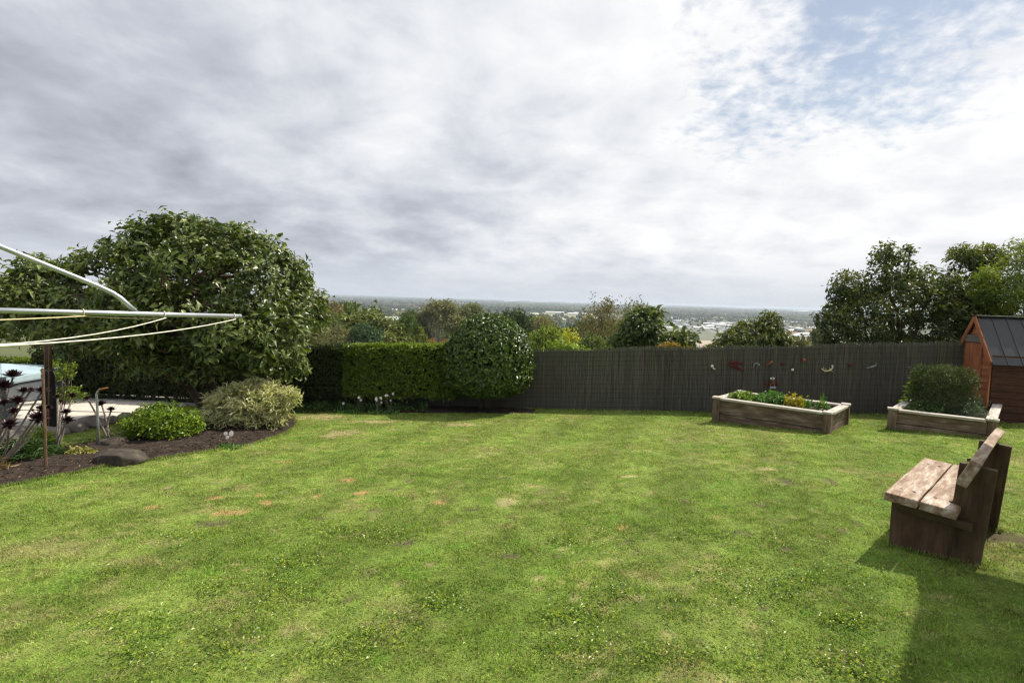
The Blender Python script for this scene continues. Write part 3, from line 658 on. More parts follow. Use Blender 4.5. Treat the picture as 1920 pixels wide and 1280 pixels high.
# ------------------------------------------------------------------ small ornaments hung on the fence
U3 = Vector((FU.x, FU.y, GX * FU.x + GY * FU.y)).normalized(); N3 = Vector((FN.x, FN.y, 0)); Z3 = Vector((0, 0, 1))
def ell(mb, c, a, b, d, ua=U3, ub=Z3, ud=N3, n=10, m=6):
    b0 = len(mb.v); c = Vector(c)
    for i in range(m + 1):
        th = math.pi * i / m
        for j in range(n):
            ph = 2 * math.pi * j / n; mb.v.append(c + ua * (a * math.sin(th) * math.cos(ph)) + ud * (d * math.sin(th) * math.sin(ph)) + ub * (b * math.cos(th)))
    for i in range(m):
        for j in range(n):
            j2 = (j + 1) % n; mb.f.append([b0 + i * n + j, b0 + (i + 1) * n + j, b0 + (i + 1) * n + j2, b0 + i * n + j2])
    return mb
def orn(name, label, px, py): return thing(name, label, 'ornament', fence_pt(px, py), 'ornaments on the brush fence')
def off(c, u, z, n=0.0): return Vector(c) + U3 * u + Z3 * z + N3 * n
# snail-like cream curl
t_ = orn('snail_ornament', 'tiny white and yellow snail ornament, leftmost on the brush fence', 1336, 688); c = t_.location
ell(MB(), off(c, -0.01, 0.02), .035, .035, .02).build('shell', M['white'], t_, True); ell(MB(), off(c, 0.03, -0.035), .045, .018, .018, (U3 * .8 - Z3 * .6), (Z3 * .8 + U3 * .6)).build('body', M['gold'], t_, True)
# dark red dragonfly
t_ = orn('dragonfly_ornament', 'large dark red dragonfly ornament on the left of the fence', 1380, 684); c = t_.location
ell(MB(), off(c, 0.01, -0.02), .012, .14, .014, (U3 * .75 + Z3 * .66), (Z3 * .75 - U3 * .66)).build('body', M['redpaint'], t_, True)
for u, z, a in ((-.07, .06, .3), (.08, .04, -.1), (-.05, -.03, -.35), (.09, -.08, -.55)):
    ax = U3 * math.cos(a) + Z3 * math.sin(a); az = Z3 * math.cos(a) - U3 * math.sin(a)
    ell(MB(), off(c, u, z), .10, .026, .006, ax, az).build('wing', M['redpaint'], t_, True)
# grey curled lizard
t_ = orn('lizard_ornament', 'small grey curled lizard ornament right of the dragonfly', 1418, 687); c = t_.location
MB().tube([off(c, .055 * math.cos(a), .07 * math.sin(a)) for a in np.linspace(.4, 3.6, 12)], [.004 + .011 * math.sin(math.pi * i / 11) for i in range(12)], 6).build('body', M['greyorn'], t_, True)
ell(MB(), off(c, .055, .04), .022, .016, .012).build('head', M['slate'], t_, True)
for u, z in ((.03, .085), (-.05, .07), (-.07, -.02)): MB().tube([off(c, u * .8, z * .8), off(c, u * 1.5, z * 1.4)], .004, 5).build('foot', M['greyorn'], t_)
def bird(name, label, px, py, mbody, mhead, s=1.0, flip=1):
    t_ = orn(name, label, px, py); c = t_.location
    ell(MB(), off(c, 0, 0, .01), .045 * s, .03 * s, .028 * s, (U3 * .8 + Z3 * .6 * flip), (Z3 * .8 - U3 * .6 * flip)).build('body', mbody, t_, True)
    ell(MB(), off(c, .03 * s, .035 * s * flip + .005, .01), .02 * s, .02 * s, .02 * s).build('head', mhead, t_, True)
    MB().tube([off(c, .046 * s, .037 * s * flip, .012), off(c, .066 * s, .035 * s * flip, .012)], [.007 * s, .001], 5).build('beak', M['gold'], t_)
    MB().tube([off(c, -.03 * s, -.025 * s * flip, .006), off(c, -.085 * s, -.06 * s * flip, .004)], [.016 * s, .007 * s], 5).build('tail', mbody, t_)
bird('bird_ornament', 'small brown bird ornament directly above the figure plaque', 1443, 681, M['brownorn'], M['orangered'], 1.0)
t_ = orn('crab_ornament', 'dim dark red crab ornament between brown bird and orange beetle', 1468, 682); c = t_.location
ell(MB(), off(c, 0, 0), .04, .025, .018).build('body', M['redpaint'], t_, True)
for s_ in (-1, 1):
    MB().tube([off(c, .03 * s_, .01), off(c, .055 * s_, .03), off(c, .04 * s_, .05)], .006, 5).build('claw', M['redpaint'], t_)
    for z in (-.005, -.02): MB().tube([off(c, .03 * s_, z), off(c, .06 * s_, z - .02)], .004, 4).build('leg', M['redpaint'], t_)
t_ = orn('penguin_ornament', 'little white bellied dark bird ornament below the orange beetle', 1486, 692); c = t_.location
ell(MB(), off(c, 0, -.01), .03, .032, .022).build('belly', M['white'], t_, True); ell(MB(), off(c, -.012, .035), .017, .022, .015).build('head', M['dark'], t_, True)
ell(MB(), off(c, .03, -.005), .018, .012, .01).build('wing', M['dark'], t_, True)
def beetle(label, px, py, m1):
    t_ = orn('ladybird_ornament', label, px, py); c = t_.location
    ell(MB(), off(c, 0, 0), .042, .036, .028).build('shell', m1, t_, True); ell(MB(), off(c, -.034, .012), .018, .018, .016).build('head', M['dark'], t_, True)
    for u, z in ((.012, .012), (.0, -.015), (.022, -.01)): ell(MB(), off(c, u, z, .022), .007, .007, .006).build('spot', M['dark'], t_, True)
beetle('orange red ladybird ornament, highest of those on the brush fence', 1508, 675, M['orangered'])
beetle('small dark red ladybird ornament between cream gecko and grey bird', 1594, 684, M['redpaint'])
# cream gecko with a coiled tail
t_ = orn('gecko_ornament', 'cream gold gecko ornament with spiral tail on the fence', 1552, 692); c = t_.location
pts = [off(c, -.105 + .035 * math.cos(a) * (1 - .05 * a), .03 + .035 * math.sin(a) * (1 - .05 * a)) for a in np.linspace(7.5, 3.6, 14)]
pts += [off(c, u, z) for u, z in ((-.10, -.015), (-.06, -.035), (0, -.04), (.05, -.022), (.085, .012), (.10, .04))]
rd = list(np.linspace(.004, .009, 14)) + [.011, .015, .019, .019, .016, .012]
MB().tube(pts, rd, 7).build('body', M['gold'], t_, True); ell(MB(), off(c, .092, .062), .02, .032, .016, (U3 * .9 + Z3 * .43), (Z3 * .9 - U3 * .43)).build('head', M['white'], t_, True)
for u, z, du, dz in ((-.03, -.04, -.03, -.035), (-.03, -.02, -.015, .04), (.06, -.02, .045, -.03), (.05, .0, -.03, .04)): MB().tube([off(c, u, z), off(c, u + du, z + dz)], .006, 5).build('leg', M['gold'], t_)
# grey heron-like bird
t_ = orn('heron_ornament', 'long grey metal bird ornament, rightmost on the brush fence', 1636, 687); c = t_.location
ell(MB(), off(c, 0, 0), .085, .024, .025, (U3 * .94 + Z3 * .34), (Z3 * .94 - U3 * .34)).build('body', M['greyorn'], t_, True)
MB().tube([off(c, .06, .02), off(c, .075, .05), off(c, .07, .065), off(c, .05, .06)], [.012, .009, .009, .003], 6).build('head', M['greyorn'], t_, True)
MB().tube([off(c, -.07, -.025), off(c, -.12, -.035)], [.012, .003], 5).build('tail', M['slate'], t_)
for u in (-.02, .01): MB().tube([off(c, u, -.02), off(c, u - .01, -.09)], .003, 4).build('leg', M['greyorn'], t_)
# figure plaque
t_ = orn('rooster_plaque', 'red and white figure plaque with grey base above the left planter', 1448, 716); c = t_.location
mb = MB(); ell(mb, off(c, -.03, .075), .024, .026, .016); ell(mb, off(c, .025, .075), .024, .026, .016); mb.build('crest', M['white'], t_, True)
MB().tube([off(c, 0, .125), off(c, 0, .09)], [.004, .016], 6).build('peak', M['slate'], t_)
MB().tube([off(c, 0, .06), off(c, .005, -.01), off(c, .0, -.05)], [.034, .02, .045], 8).build('body', M['brownorn'], t_, True)
for s_ in (-1, 1):
    ell(MB(), off(c, .10 * s_, -.05), .032, .055, .01).build('wing', M['redpaint'], t_, True)
    MB().tube([off(c, .01 * s_, -.02), off(c, .045 * s_, -.06)], .01, 5).build('arm', M['gold'], t_)
ell(MB(), off(c, 0, -.085), .06, .03, .015).build('skirt', M['redpaint'], t_, True)
mb = MB(); fr = Matrix((U3, N3, Z3)).transposed().to_4x4(); fr.translation = off(c, .018, -.115); mb.box((-.065, -.008, -.027), (.065, .014, .025), fr); mb.build('base', M['slate'], t_)

# ------------------------------------------------------------------ raised planters
def planter(name, label, C, ztop, group):
    """C: four outer corners (front-left, front-right, back-right, back-left) seen from the house"""
    cx = sum(c[0] for c in C) / 4; cy_ = sum(c[1] for c in C) / 4
    t_ = thing(name, label, 'planter', on(cx, cy_), group)
    for i, c in enumerate(C):
        d = Vector((cx - c[0], cy_ - c[1])).normalized() * 0.075
        u = Vector((C[(i + 1) % 4][0] - c[0], C[(i + 1) % 4][1] - c[1], 0)).normalized()
        b = on(c[0] + d.x, c[1] + d.y, -0.03); top = Vector((b.x, b.y, ztop + 0.004))
        po = board('post', b, top, 0.125, 0.125, u, M['planter'], t_)
        ctr = top + Vector((0, 0, 0.024)); board('post_cap', ctr - u * 0.076, ctr + u * 0.076, 0.152, 0.036, (0, 0, 1), M['cap'], po)
    for i in range(4):
        a = Vector((*C[i], 0)); b = Vector((*C[(i + 1) % 4], 0)); u = (b - a).normalized(); nn = Vector((-u.y, u.x, 0))
        inn = nn * 0.06
        zlow = min(gz(a.x, a.y), gz(b.x, b.y)) - 0.06; zs = np.array([zlow, zlow + (ztop - .018 - zlow) * .48, ztop - .018])
        for k in range(2):
            zc_ = (zs[k] + zs[k + 1]) / 2; hh = zs[k + 1] - zs[k] - 0.012
            board('side_board', a + u * .10 + inn + Z3 * zc_, b - u * .10 + inn + Z3 * zc_, hh, 0.05, nn, M['planter'], t_, bev=0.006, seed=i * 3 + k)
        board('cap_rail', a + u * .13 + inn * 1.1 + Z3 * (ztop + 0.006), b - u * .13 + inn * 1.1 + Z3 * (ztop + 0.006), 0.14, 0.04, (0, 0, 1), M['cap'], t_)
    mb = MB(); q = []
    for i, c in enumerate(C): q.append(Vector((c[0], c[1], ztop - 0.07)).lerp(Vector((cx, cy_, ztop - 0.07)), 0.09))
    n_ = 10; 
    for i in range(n_ + 1):
        for j in range(n_ + 1):
            p = q[0].lerp(q[1], i / n_).lerp(q[3].lerp(q[2], i / n_), j / n_); mb.v.append(p + Z3 * rng.uniform(-.02, .02))
    for i in range(n_):
        for j in range(n_): mb.f.append([i * (n_ + 1) + j, (i + 1) * (n_ + 1) + j, (i + 1) * (n_ + 1) + j + 1, i * (n_ + 1) + j + 1])
    mb.build('soil', M['soil'], t_, True)
    return t_, q
def level(px, py, z):
    d = pix_dir(px, py); return tuple((Vector((0, 0, CAMZ)) + d * ((z - CAMZ) / d.z))[:2])
Z1 = CAMZ - 1.80; C1 = [level(1337, 747, Z1), level(1560, 778, Z1), level(1594, 761, Z1), level(1385, 735, Z1)]
Z2 = CAMZ - 1.76; C2 = [level(1668, 769, Z2), level(1868, 792, Z2), level(1880, 757, Z2), level(1712, 741, Z2)]
PG = 'raised garden planters by the fence'
pl1, q1 = planter('raised_planter', 'long weathered timber planter of herbs and marigolds, left of the two', C1, Z1, PG)
pl2, q2 = planter('raised_planter', 'weathered timber planter holding the clipped bush, beside the shed', C2, Z2, PG)
def in_planter(q, u, v): return q[0].lerp(q[1], u).lerp(q[3].lerp(q[2], u), v)
def tuft_plant(name, label, cat, c, rx, rz, n, L, W, mat, group, per=5, ry=None, up=0.6, flower=None, nf=0, fsize=0.02, lift=(-0.1, 0.8)):
    t_ = thing(name, label, cat, c, group); c = Vector(c); ry = ry or rx
    p_, d_, _ = crown_pts([((c.x, c.y, c.z + rz * 0.45), (rx, ry, rz * 0.7))], n, 0.25, 0.35, -0.6)
    foliage('foliage', p_, d_, per, L, W, mat, t_, spread=L * 0.3 if lift[1] < 2 else .02, up=up, kind=2, lift=lift, droop=.25 if lift[1] < 2 else 0)
    mb = MB()
    for i in range(7): q = Vector(p_[rng.integers(len(p_))]); limb(mb, c, q, 0.006, 0.003, i, 0.1, 4, 3)
    mb.build('stem', M['stem'], t_)
    if nf:
        top = p_[np.argsort(-p_[:, 2] + rng.normal(0, rz * .3, len(p_)))[:nf]] + np.array([0, 0, L * 0.4])
        for f_ in top:
            k_ = 12; a = np.arange(k_) * 2 * math.pi / k_; D = np.stack([np.cos(a), np.sin(a), 0.35 + 0 * a], 1)
            link('flower', leaf_mesh('flower', np.tile(f_, (k_, 1)), D, np.tile([0, -.3, 1.0], (k_, 1)), fsize, fsize * .6, rng.random(k_), kind=2), flower, t_)
    return t_
HG = 'plants growing in the left planter'
tuft_plant('lettuce_plant', 'lime green leafy herb at left end of the left planter', 'plant', in_planter(q1, .13, .45), .26, .17, 90, .06, .036, M['lf_lime'], HG, ry=.22)
tuft_plant('leafy_herb', 'low yellow green seedlings left of the parsley in left planter', 'plant', in_planter(q1, .28, .4), .18, .12, 60, .05, .028, M['lf_lime'], HG)
tuft_plant('parsley_plant', 'large bushy blue green parsley in the left planter', 'plant', in_planter(q1, .42, .45), .30, .22, 190, .06, .04, M['lf_herb'], HG, ry=.26)
tuft_plant('marigold_plant', 'yellow leaved bush in middle of the left planter', 'plant', in_planter(q1, .64, .42), .20, .24, 70, .07, .03, M['lf_yellow'], HG, flower=M['marigold'], nf=5)
tuft_plant('chive_plant', 'thin upright green shoots right of the yellow bush', 'plant', in_planter(q1, .77, .4), .06, .14, 12, .09, .012, M['lf_herb'], HG, up=2.5, lift=(2, 6))
tuft_plant('orange_marigold', 'orange flowered marigold at right end of the left planter', 'plant', in_planter(q1, .90, .42), .12, .17, 34, .06, .025, M['lf_herb'], HG, flower=M['marigold'], nf=4, fsize=.035)
tuft_plant('spring_onion', 'tall thin green shoot beside the orange marigold', 'plant', in_planter(q1, .88, .5), .03, .22, 6, .14, .012, M['lf_herb'], HG, up=4.0, lift=(3, 8))
tuft_plant('white_alyssum', 'tiny white flowered plant at right corner of left planter', 'plant', in_planter(q1, .94, .2), .09, .08, 20, .03, .02, M['lf_greyherb'], HG, flower=M['petal'], nf=6, fsize=.02)
# clipped bush and companions in the right planter
t_ = thing('clipped_bush', 'dark green clipped square bush standing in the right planter', 'bush', in_planter(q2, .42, .42)); c = t_.location
lob = [((c.x + a_ * .19, c.y + b_ * .19, c.z + z_), (.22, .22, .21)) for a_ in (-1, 1) for b_ in (-1, 1) for z_ in (.3, .62)] + [((c.x - .05, c.y - .1, c.z + .16), (.46, .44, .20)), ((c.x, c.y, c.z + .48), (.36, .36, .34))]
p_, d_, _ = crown_pts(lob, 2600, .1, .25, -.7, .05)
foliage('foliage', p_, d_, 5, .055, .013, M['lf_box'], t_, spread=.035, up=.5, out=.9, droop=-.3, kind=2)
mb = MB(); [limb(mb, c, Vector(p_[i]), .014, .004, i, .1, 5, 3) for i in range(0, 60, 3)]; mb.build('stem', M['bark'], t_)
RG = 'plants growing in the right planter'
tuft_plant('silver_herb', 'grey green low herb at near right of the right planter', 'plant', in_planter(q2, .72, .25), .30, .22, 130, .06, .022, M['lf_greyherb'], RG, ry=.3)
tuft_plant('trailing_herb', 'low dark leafy plant filling near left of the right planter', 'plant', in_planter(q2, .32, .13), .36, .2, 130, .06, .025, M['lf_ground'], RG, ry=.2)
tuft_plant('broadleaf_plant', 'bright lime leaved plant at left of the clipped bush', 'plant', in_planter(q2, .12, .52), .16, .55, 44, .13, .05, M['lf_lime'], RG, up=1.0)
tuft_plant('back_herb', 'dark leafy herb behind the clipped bush near the shed', 'plant', in_planter(q2, .7, .7), .28, .24, 90, .06, .022, M['lf_greyherb'], RG, ry=.28)

# ------------------------------------------------------------------ garden shed
S0 = on(9.28, 10.28); SF = Vector((0.23, 0.97, 0)).normalized(); SB = Vector((SF.y, -SF.x, 0)).normalized()     # SF across the front, SB towards the back
SW, SD, SE, SR = 1.10, 1.9, 1.30, 2.05
sz = S0.z - 0.05
sh = thing('garden_shed', 'small reddish cedar garden shed with steep dark metal roof', 'shed', S0)
def sp(u, v, z): return Vector((S0.x, S0.y, sz)) + SF * u + SB * v + Z3 * z
nb = 9
def gable(z): return 0 if z <= SE else (z - SE) / (SR - SE) * SW / 2
mb = MB()
mb.poly([sp(0.02, 0.03, 0), sp(SW - .02, 0.03, 0), sp(SW - .02, .03, SE), sp(SW / 2, .03, SR - .03), sp(.02, .03, SE)])
mb.poly([sp(0.02, 0.03, 0), sp(.02, SD, 0), sp(.02, SD, SE), sp(.02, .03, SE)]); mb.poly([sp(SW - .02, 0.03, 0), sp(SW - .02, SD, 0), sp(SW - .02, SD, SE), sp(SW - .02, .03, SE)])
mb.poly([sp(0.02, SD, 0), sp(SW - .02, SD, 0), sp(SW - .02, SD, SE), sp(SW / 2, SD, SR - .03), sp(.02, SD, SE)])
mb.build('wall', M['cedarshade'], sh)
bh = 0.135; DL, DR = 0.27, 0.83; DT = 1.58
for k in range(15):
    z0 = k * bh; zc_ = z0 + bh / 2
    if z0 > SR - .12: break
    g0 = gable(zc_ + .03) + .03
    segs = [(g0, SW - g0)] if z0 > DT - .02 else [(g0, DL), (DR, SW - g0)]
    for a_, b_ in segs:
        if b_ - a_ < .04: continue
        o = board('weatherboard', sp(a_, 0.012, zc_), sp(b_, 0.012, zc_), bh + .012, .02, (-SB * 1.0 + Z3 * .12), M['cedar'], sh, .003)
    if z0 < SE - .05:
        board('weatherboard', sp(0.004, 0.03, zc_), sp(.004, SD, zc_), bh + .012, .02, (-SF * 1.0 + Z3 * .12), M['cedarshade'], sh, .003)
        board('weatherboard', sp(SW - .004, 0.03, zc_), sp(SW - .004, SD, zc_), bh + .012, .02, (SF * 1.0 + Z3 * .12), M['cedarshade'], sh, .003)
dr = [board('door', sp(a_, -.012, .03), sp(a_, -.012, DT - .02), (DR - DL) / 2 - .008, .03, -SB, M['cedar'], sh, .004) for a_ in (DL + (DR - DL) * .25, DL + (DR - DL) * .75)]
MB().tube([sp(.52, -.03, .82), sp(.52, -.05, .82)], .016, 8).build('door_knob', M['galv'], dr[0])
board('lintel_board', sp(DL - .05, -.03, DT + .06), sp(DR + .03, -.03, DT + .06), .14, .03, -SB, M['greyboard'], sh, .005)
for u in (0.012, SW - .012): board('corner_board', sp(u, -.004, 0), sp(u, -.004, SE), .05, .03, -SB, M['cedar'], sh, .003)
RG_ = (Vector(sp(SW / 2, 0, SR)) - Vector(sp(0, 0, SE))).normalized()
for s_ in (0, 1):
    e0 = sp(-.07 if s_ == 0 else SW + .07, -.045, SE - .07 * (SR - SE) / (SW / 2)); r0 = sp(SW / 2, -.045, SR + .02)
    board('barge_board', e0, r0, .09, .025, -SB, M['cedar'], sh, .004)
    nrm = Z3 * .6 + (SF * -.8 if s_ == 0 else SF * .8)
    a0 = sp(-.09 if s_ == 0 else SW + .09, -.03, SE - .09 * (SR - SE) / (SW / 2)); a1 = sp(SW / 2, -.03, SR + .03); bk = SB * (SD + .1)
    nv = (a1 - a0).cross(bk).normalized(); nv = nv if nv.z > 0 else -nv
    mb = MB(); bs = 0; q = [a0, a1, a1 + bk, a0 + bk]; mb.v = [p + nv * .012 for p in q] + [p - nv * .004 for p in q]
    mb.f = [[0, 1, 2, 3], [7, 6, 5, 4], [0, 4, 5, 1], [1, 5, 6, 2], [2, 6, 7, 3], [3, 7, 4, 0]]
    rp = mb.build('roof', M['roof'], sh)
    for k in range(9):
        w_ = SB * (.02 + k * .245); MB().tube([a0 + w_ + nv * .014, a1 + w_ + nv * .014], .011, 6).build('roof_rib', M['roof'], rp)
board('ridge_cap', sp(SW / 2, -.05, SR + .055), sp(SW / 2, SD + .08, SR + .055), .12, .025, Z3, M['roof'], sh, .008)

# ------------------------------------------------------------------ bench
BU = Vector((0.733, 0.680, 0)); BV = Vector((0.680, -0.733, 0)); B0 = Vector((*level(1657, 922, CAMZ - 1.37), 0))
bz = gz(B0.x + .5, B0.y + .3); SH = CAMZ - 1.37
bn = thing('garden_bench', 'heavy weathered timber slab bench on the near right lawn', 'bench', Vector((B0.x + .6, B0.y + .25, bz)))
def bp(u, v, z): return Vector((B0.x, B0.y, 0)) + BU * u + BV * v + Z3 * z
BLn = 1.44
for k, (v0, wd) in enumerate(((0.105, 0.205), (0.325, 0.215))):
    board('seat_plank', bp(0 + .01 * k, v0, SH - .032 - .012 * k), bp(BLn, v0, SH - .032 - .004 * k), wd, .066, Z3 + BV * .05, M['seat'], bn, .012, cuts=6, wob=.0015, seed=k)
tilt = (BV * .38 + Z3 * .92).normalized(); bnorm = (-BV * .92 + Z3 * .38).normalized()
board('backrest_plank', bp(.02, .47, SH + .26), bp(BLn + .06, .47, SH + .275), .205, .066, bnorm, M['seat'], bn, .012, cuts=6, wob=.0015, bend=-.006, seed=5)
gzb = lambda u, v: gz((B0 + BU * u + BV * v).x, (B0 + BU * u + BV * v).y) - .03
for u in (.20, 1.22):
    g0 = gzb(u, .2)
    board('end_panel', bp(u, .20, g0), bp(u, .20, SH - .085), .36, .055, BU, M['benchred'], bn, .008)
    a_ = bp(u + .004, .455, gzb(u, .44)); b_ = bp(u + .004, .505, SH + .29)
    board('back_upright', a_, b_, .205, .062, BU, M['bench'], bn, .008)
    board('cross_bearer', bp(u - .062, .06, SH - .115), bp(u - .062, .51, SH - .135), .07, .06, Z3, M['bench'], bn, .008)
board('stretcher', bp(.24, .25, SH - .30), bp(1.2, .25, SH - .30), .10, .045, BV, M['bench'], bn, .006)

grass_blades()
# bench fixings
for u in (.20, 1.22):
    for v in (.07, .15, .28, .37): MB().tube([bp(u, v, SH - .01), bp(u, v, SH + .003 - .008 * (v > .2))], .011, 8).build('bolt', M['wire'], bn)
    for z in (.21, .32): MB().tube([bp(u, .44, SH + z), bp(u, .425 + .04 * (z > .3), SH + z + .004)], .011, 8).build('bolt', M['wire'], bn)

# ------------------------------------------------------------------ rotary clothesline
HM = Vector((-2.62, 1.72)); ends = []
E0 = P(448, 593, 3.1); L0 = P(0, 582, 2.32)
adir = (E0 - L0); adir = adir.normalized()
HC = E0 - adir * 1.75                                    # where the arm meets the mast
ch = thing('rotary_clothesline', 'galvanised rotary clothesline reaching in from the left edge', 'clothesline', on(HC.x, HC.y))
MB().tube([on(HC.x, HC.y, -.05), HC, HC + Z3 * .62], [.028, .025, .022], 12).build('mast', M['galv'], ch, True)
hx = Vector((adir.x, adir.y, 0)).normalized(); hy = Vector((-hx.y, hx.x, 0)); rise = adir.z / math.hypot(adir.x, adir.y)
dirs = [(hx + Z3 * rise).normalized(), (hy).normalized(), (-hx).normalized(), (-hy).normalized()]
for k, d in enumerate(dirs):
    pt = lambda r_: HC + d * r_
    am = MB().tube([pt(.03), pt(1.75)], .0125, 12).build('arm', M['galv'], ch, True)
    if k == 0:
        j0 = E0 - adir * (E0 - P(258, 590, 2.72)).length; j1 = P(215, 549, 2.66); j2 = P(0, 462, 2.36); tp = j1 + (j2 - j1) * 2.05
    else:
        j0 = pt(1.2); j1 = pt(1.13) + Z3 * .11; tp = HC + Z3 * .6; j2 = j1.lerp(tp, .5)
    if k == 0: arm0 = am
    bend = [j0, j0.lerp(j1, .75), j1.lerp(j0, .08) + (tp - j1) * .02, j1.lerp(tp, .08), j1.lerp(tp, .5), tp]
    MB().tube(bend, .0115, 10).build('brace', M['galv'], ch, True)
    MB().tube([j0 - Z3 * .022, j0 + Z3 * .02], .006, 6).build('bolt', M['wire'], am)
def cord(a, b, sag, m, r_=.0026):
    pts = [Vector(a).lerp(Vector(b), i / 14) - Z3 * sag * 4 * (i / 14) * (1 - i / 14) for i in range(15)]; return MB().tube(pts, r_, 6).build('cord', m, ch, True)
for rr_, sg, m_ in ((1.735, .05, M['cord']), (1.735 - (E0 - P(320, 593, 2.82)).length + .0, .075, M['cord']), (1.735 - (E0 - P(172, 590, 2.55)).length, .01, M['ycord'])):
    for k in (0, 2):
        pa = HC + dirs[k] * rr_ - Z3 * .016; pb = HC + dirs[3] * rr_ - Z3 * .016; cord(pa, pb, sg, m_)
    MB().tube([HC + dirs[0] * rr_ - hx * .012 + hy * .0 + Vector((.013 * math.cos(a) * hy.x, .013 * math.cos(a) * hy.y, .016 * math.sin(a))) for a in np.linspace(0, 6.28, 12)], .003, 5).build('knot', m_, arm0, True)
r3 = 1.735 - (E0 - P(172, 590, 2.55)).length
cord(HC + dirs[0] * r3 - Z3 * .018, HC + dirs[1] * r3 + Z3 * .05, .0, M['ycord'], .0018)
cord(HC + dirs[0] * r3 - Z3 * .018, HC + dirs[0] * (1.735 - (E0 - P(320, 593, 2.82)).length) - Z3 * .02, .004, M['ycord'], .0018)
a_ = HC + dirs[0] * 1.749; MB().tube([a_, a_ + dirs[0] * .012], .0135, 12).build('end_cap', M['slate'], arm0)
# ------------------------------------------------------------------ hedges, topiary, garden trees
def box_foliage(a, b, thick, z0, z1, n, seed=0):
    """clump points over the faces of a clipped hedge between ground points a and b (front line)"""
    a = Vector(a); b = Vector(b); u = (b - a); L = u.length; u = u.normalized(); w = Vector((-u.y, u.x))
    if w.y < 0: w = -w
    s = rng.random(n) * L; face = rng.random(n); h = z1 - z0
    af, at_ = L * h, L * thick; pf = af / (af + at_ + thick * h * 2)
    v = np.zeros(n); zz = rng.random(n) * h; d = np.zeros((n, 3))
    fr_ = face < pf; d[fr_] = (-w.x, -w.y, .1)
    tp = (face >= pf) & (face < pf + at_ / (af + at_ + thick * h * 2)); v[tp] = rng.random(tp.sum()) * thick; zz[tp] = h; d[tp] = (0, 0, 1)
    en = ~fr_ & ~tp; v[en] = rng.random(en.sum()) * thick; lft = rng.random(en.sum()) < .5; s[en] = np.where(lft, 0, L); d[en] = np.where(lft[:, None], [-u.x, -u.y, 0], [u.x, u.y, 0])
    bulge = 0.07 * (fbm(s * 2.2, zz * 2.2 + seed, 3, seed) - .5) * 2 + rng.normal(0, .022, n)
    v = v - np.where(fr_, bulge, 0); zz = zz + np.where(tp, bulge * .5, 0) - np.where(fr_ & (zz < .25), rng.random(n) * .06, 0)
    x = a.x + u.x * s + w.x * v; y = a.y + u.y * s + w.y * v
    return np.stack([x, y, gz(x, y) + z0 + zz], 1), d + rng.normal(0, .25, (n, 3)), u, w, L
def hedge(label, a, b, thick, z0, z1, n, mat, leaf, group, seed, stems=6):
    mid = (Vector(a) + Vector(b)) / 2; t_ = thing('clipped_hedge', label, 'hedge', on(mid.x, mid.y + thick / 2), group)
    p_, d_, u, w, L = box_foliage(a, b, thick, z0, z1, n, seed)
    foliage('foliage', p_, d_, 4, leaf, leaf * .55, mat, t_, spread=.022, up=.25, out=1.0, droop=.1, kind=2)
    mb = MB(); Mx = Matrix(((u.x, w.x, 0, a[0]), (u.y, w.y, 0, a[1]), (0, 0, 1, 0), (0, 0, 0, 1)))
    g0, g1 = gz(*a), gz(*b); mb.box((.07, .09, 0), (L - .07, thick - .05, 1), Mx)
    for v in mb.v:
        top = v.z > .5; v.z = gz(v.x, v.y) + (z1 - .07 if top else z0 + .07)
    mb.build('dark_core', M['twigs'], t_)  # added solid core, coloured dark as the shade inside the hedge
    for k in range(stems):
        q = Vector(a) + u * (L * (k + .5) / stems + rng.uniform(-.12, .12)) + w * (thick * .5); mb = MB()
        limb(mb, on(q.x, q.y, -.03), on(q.x + rng.uniform(-.1, .1), q.y, z0 + .25), .035, .025, k, .08, 6, 4); mb.build('stem', M['bark'], t_)
    return t_
HA, HB, HCc = G(505, 765), G(645, 766), G(843, 769)
HGp = 'clipped hedge along the back of the lawn'
hedge('dark fine leaved clipped hedge section between magnolia and bright green hedge', (HA.x - .1, HA.y - .05), (HB.x + .02, HB.y - .05), .75, .30, 1.44, 3400, M['lf_hedge_dark'], .05, HGp, 3)
hedge('bright green clipped hedge section left of the round camellia', (HB.x + .03, HB.y - .08), (HCc.x + .1, HCc.y - .08), .75, .30, 1.44, 3600, M['lf_hedge'], .07, HGp, 5)
hedge('deep shaded dark hedge behind patio and magnolia tree', G(60, 741)[:2], (HA.x - .2, HA.y + .25), .8, .05, 1.35, 5200, M['lf_hedge_dark'], .07, HGp, 8, 8)
hedge('sunlit green hedge beyond the spa at far left edge', G(-260, 735)[:2], G(78, 732)[:2], .8, .0, .95, 2400, M['lf_hedge'], .07, HGp, 9, 5)
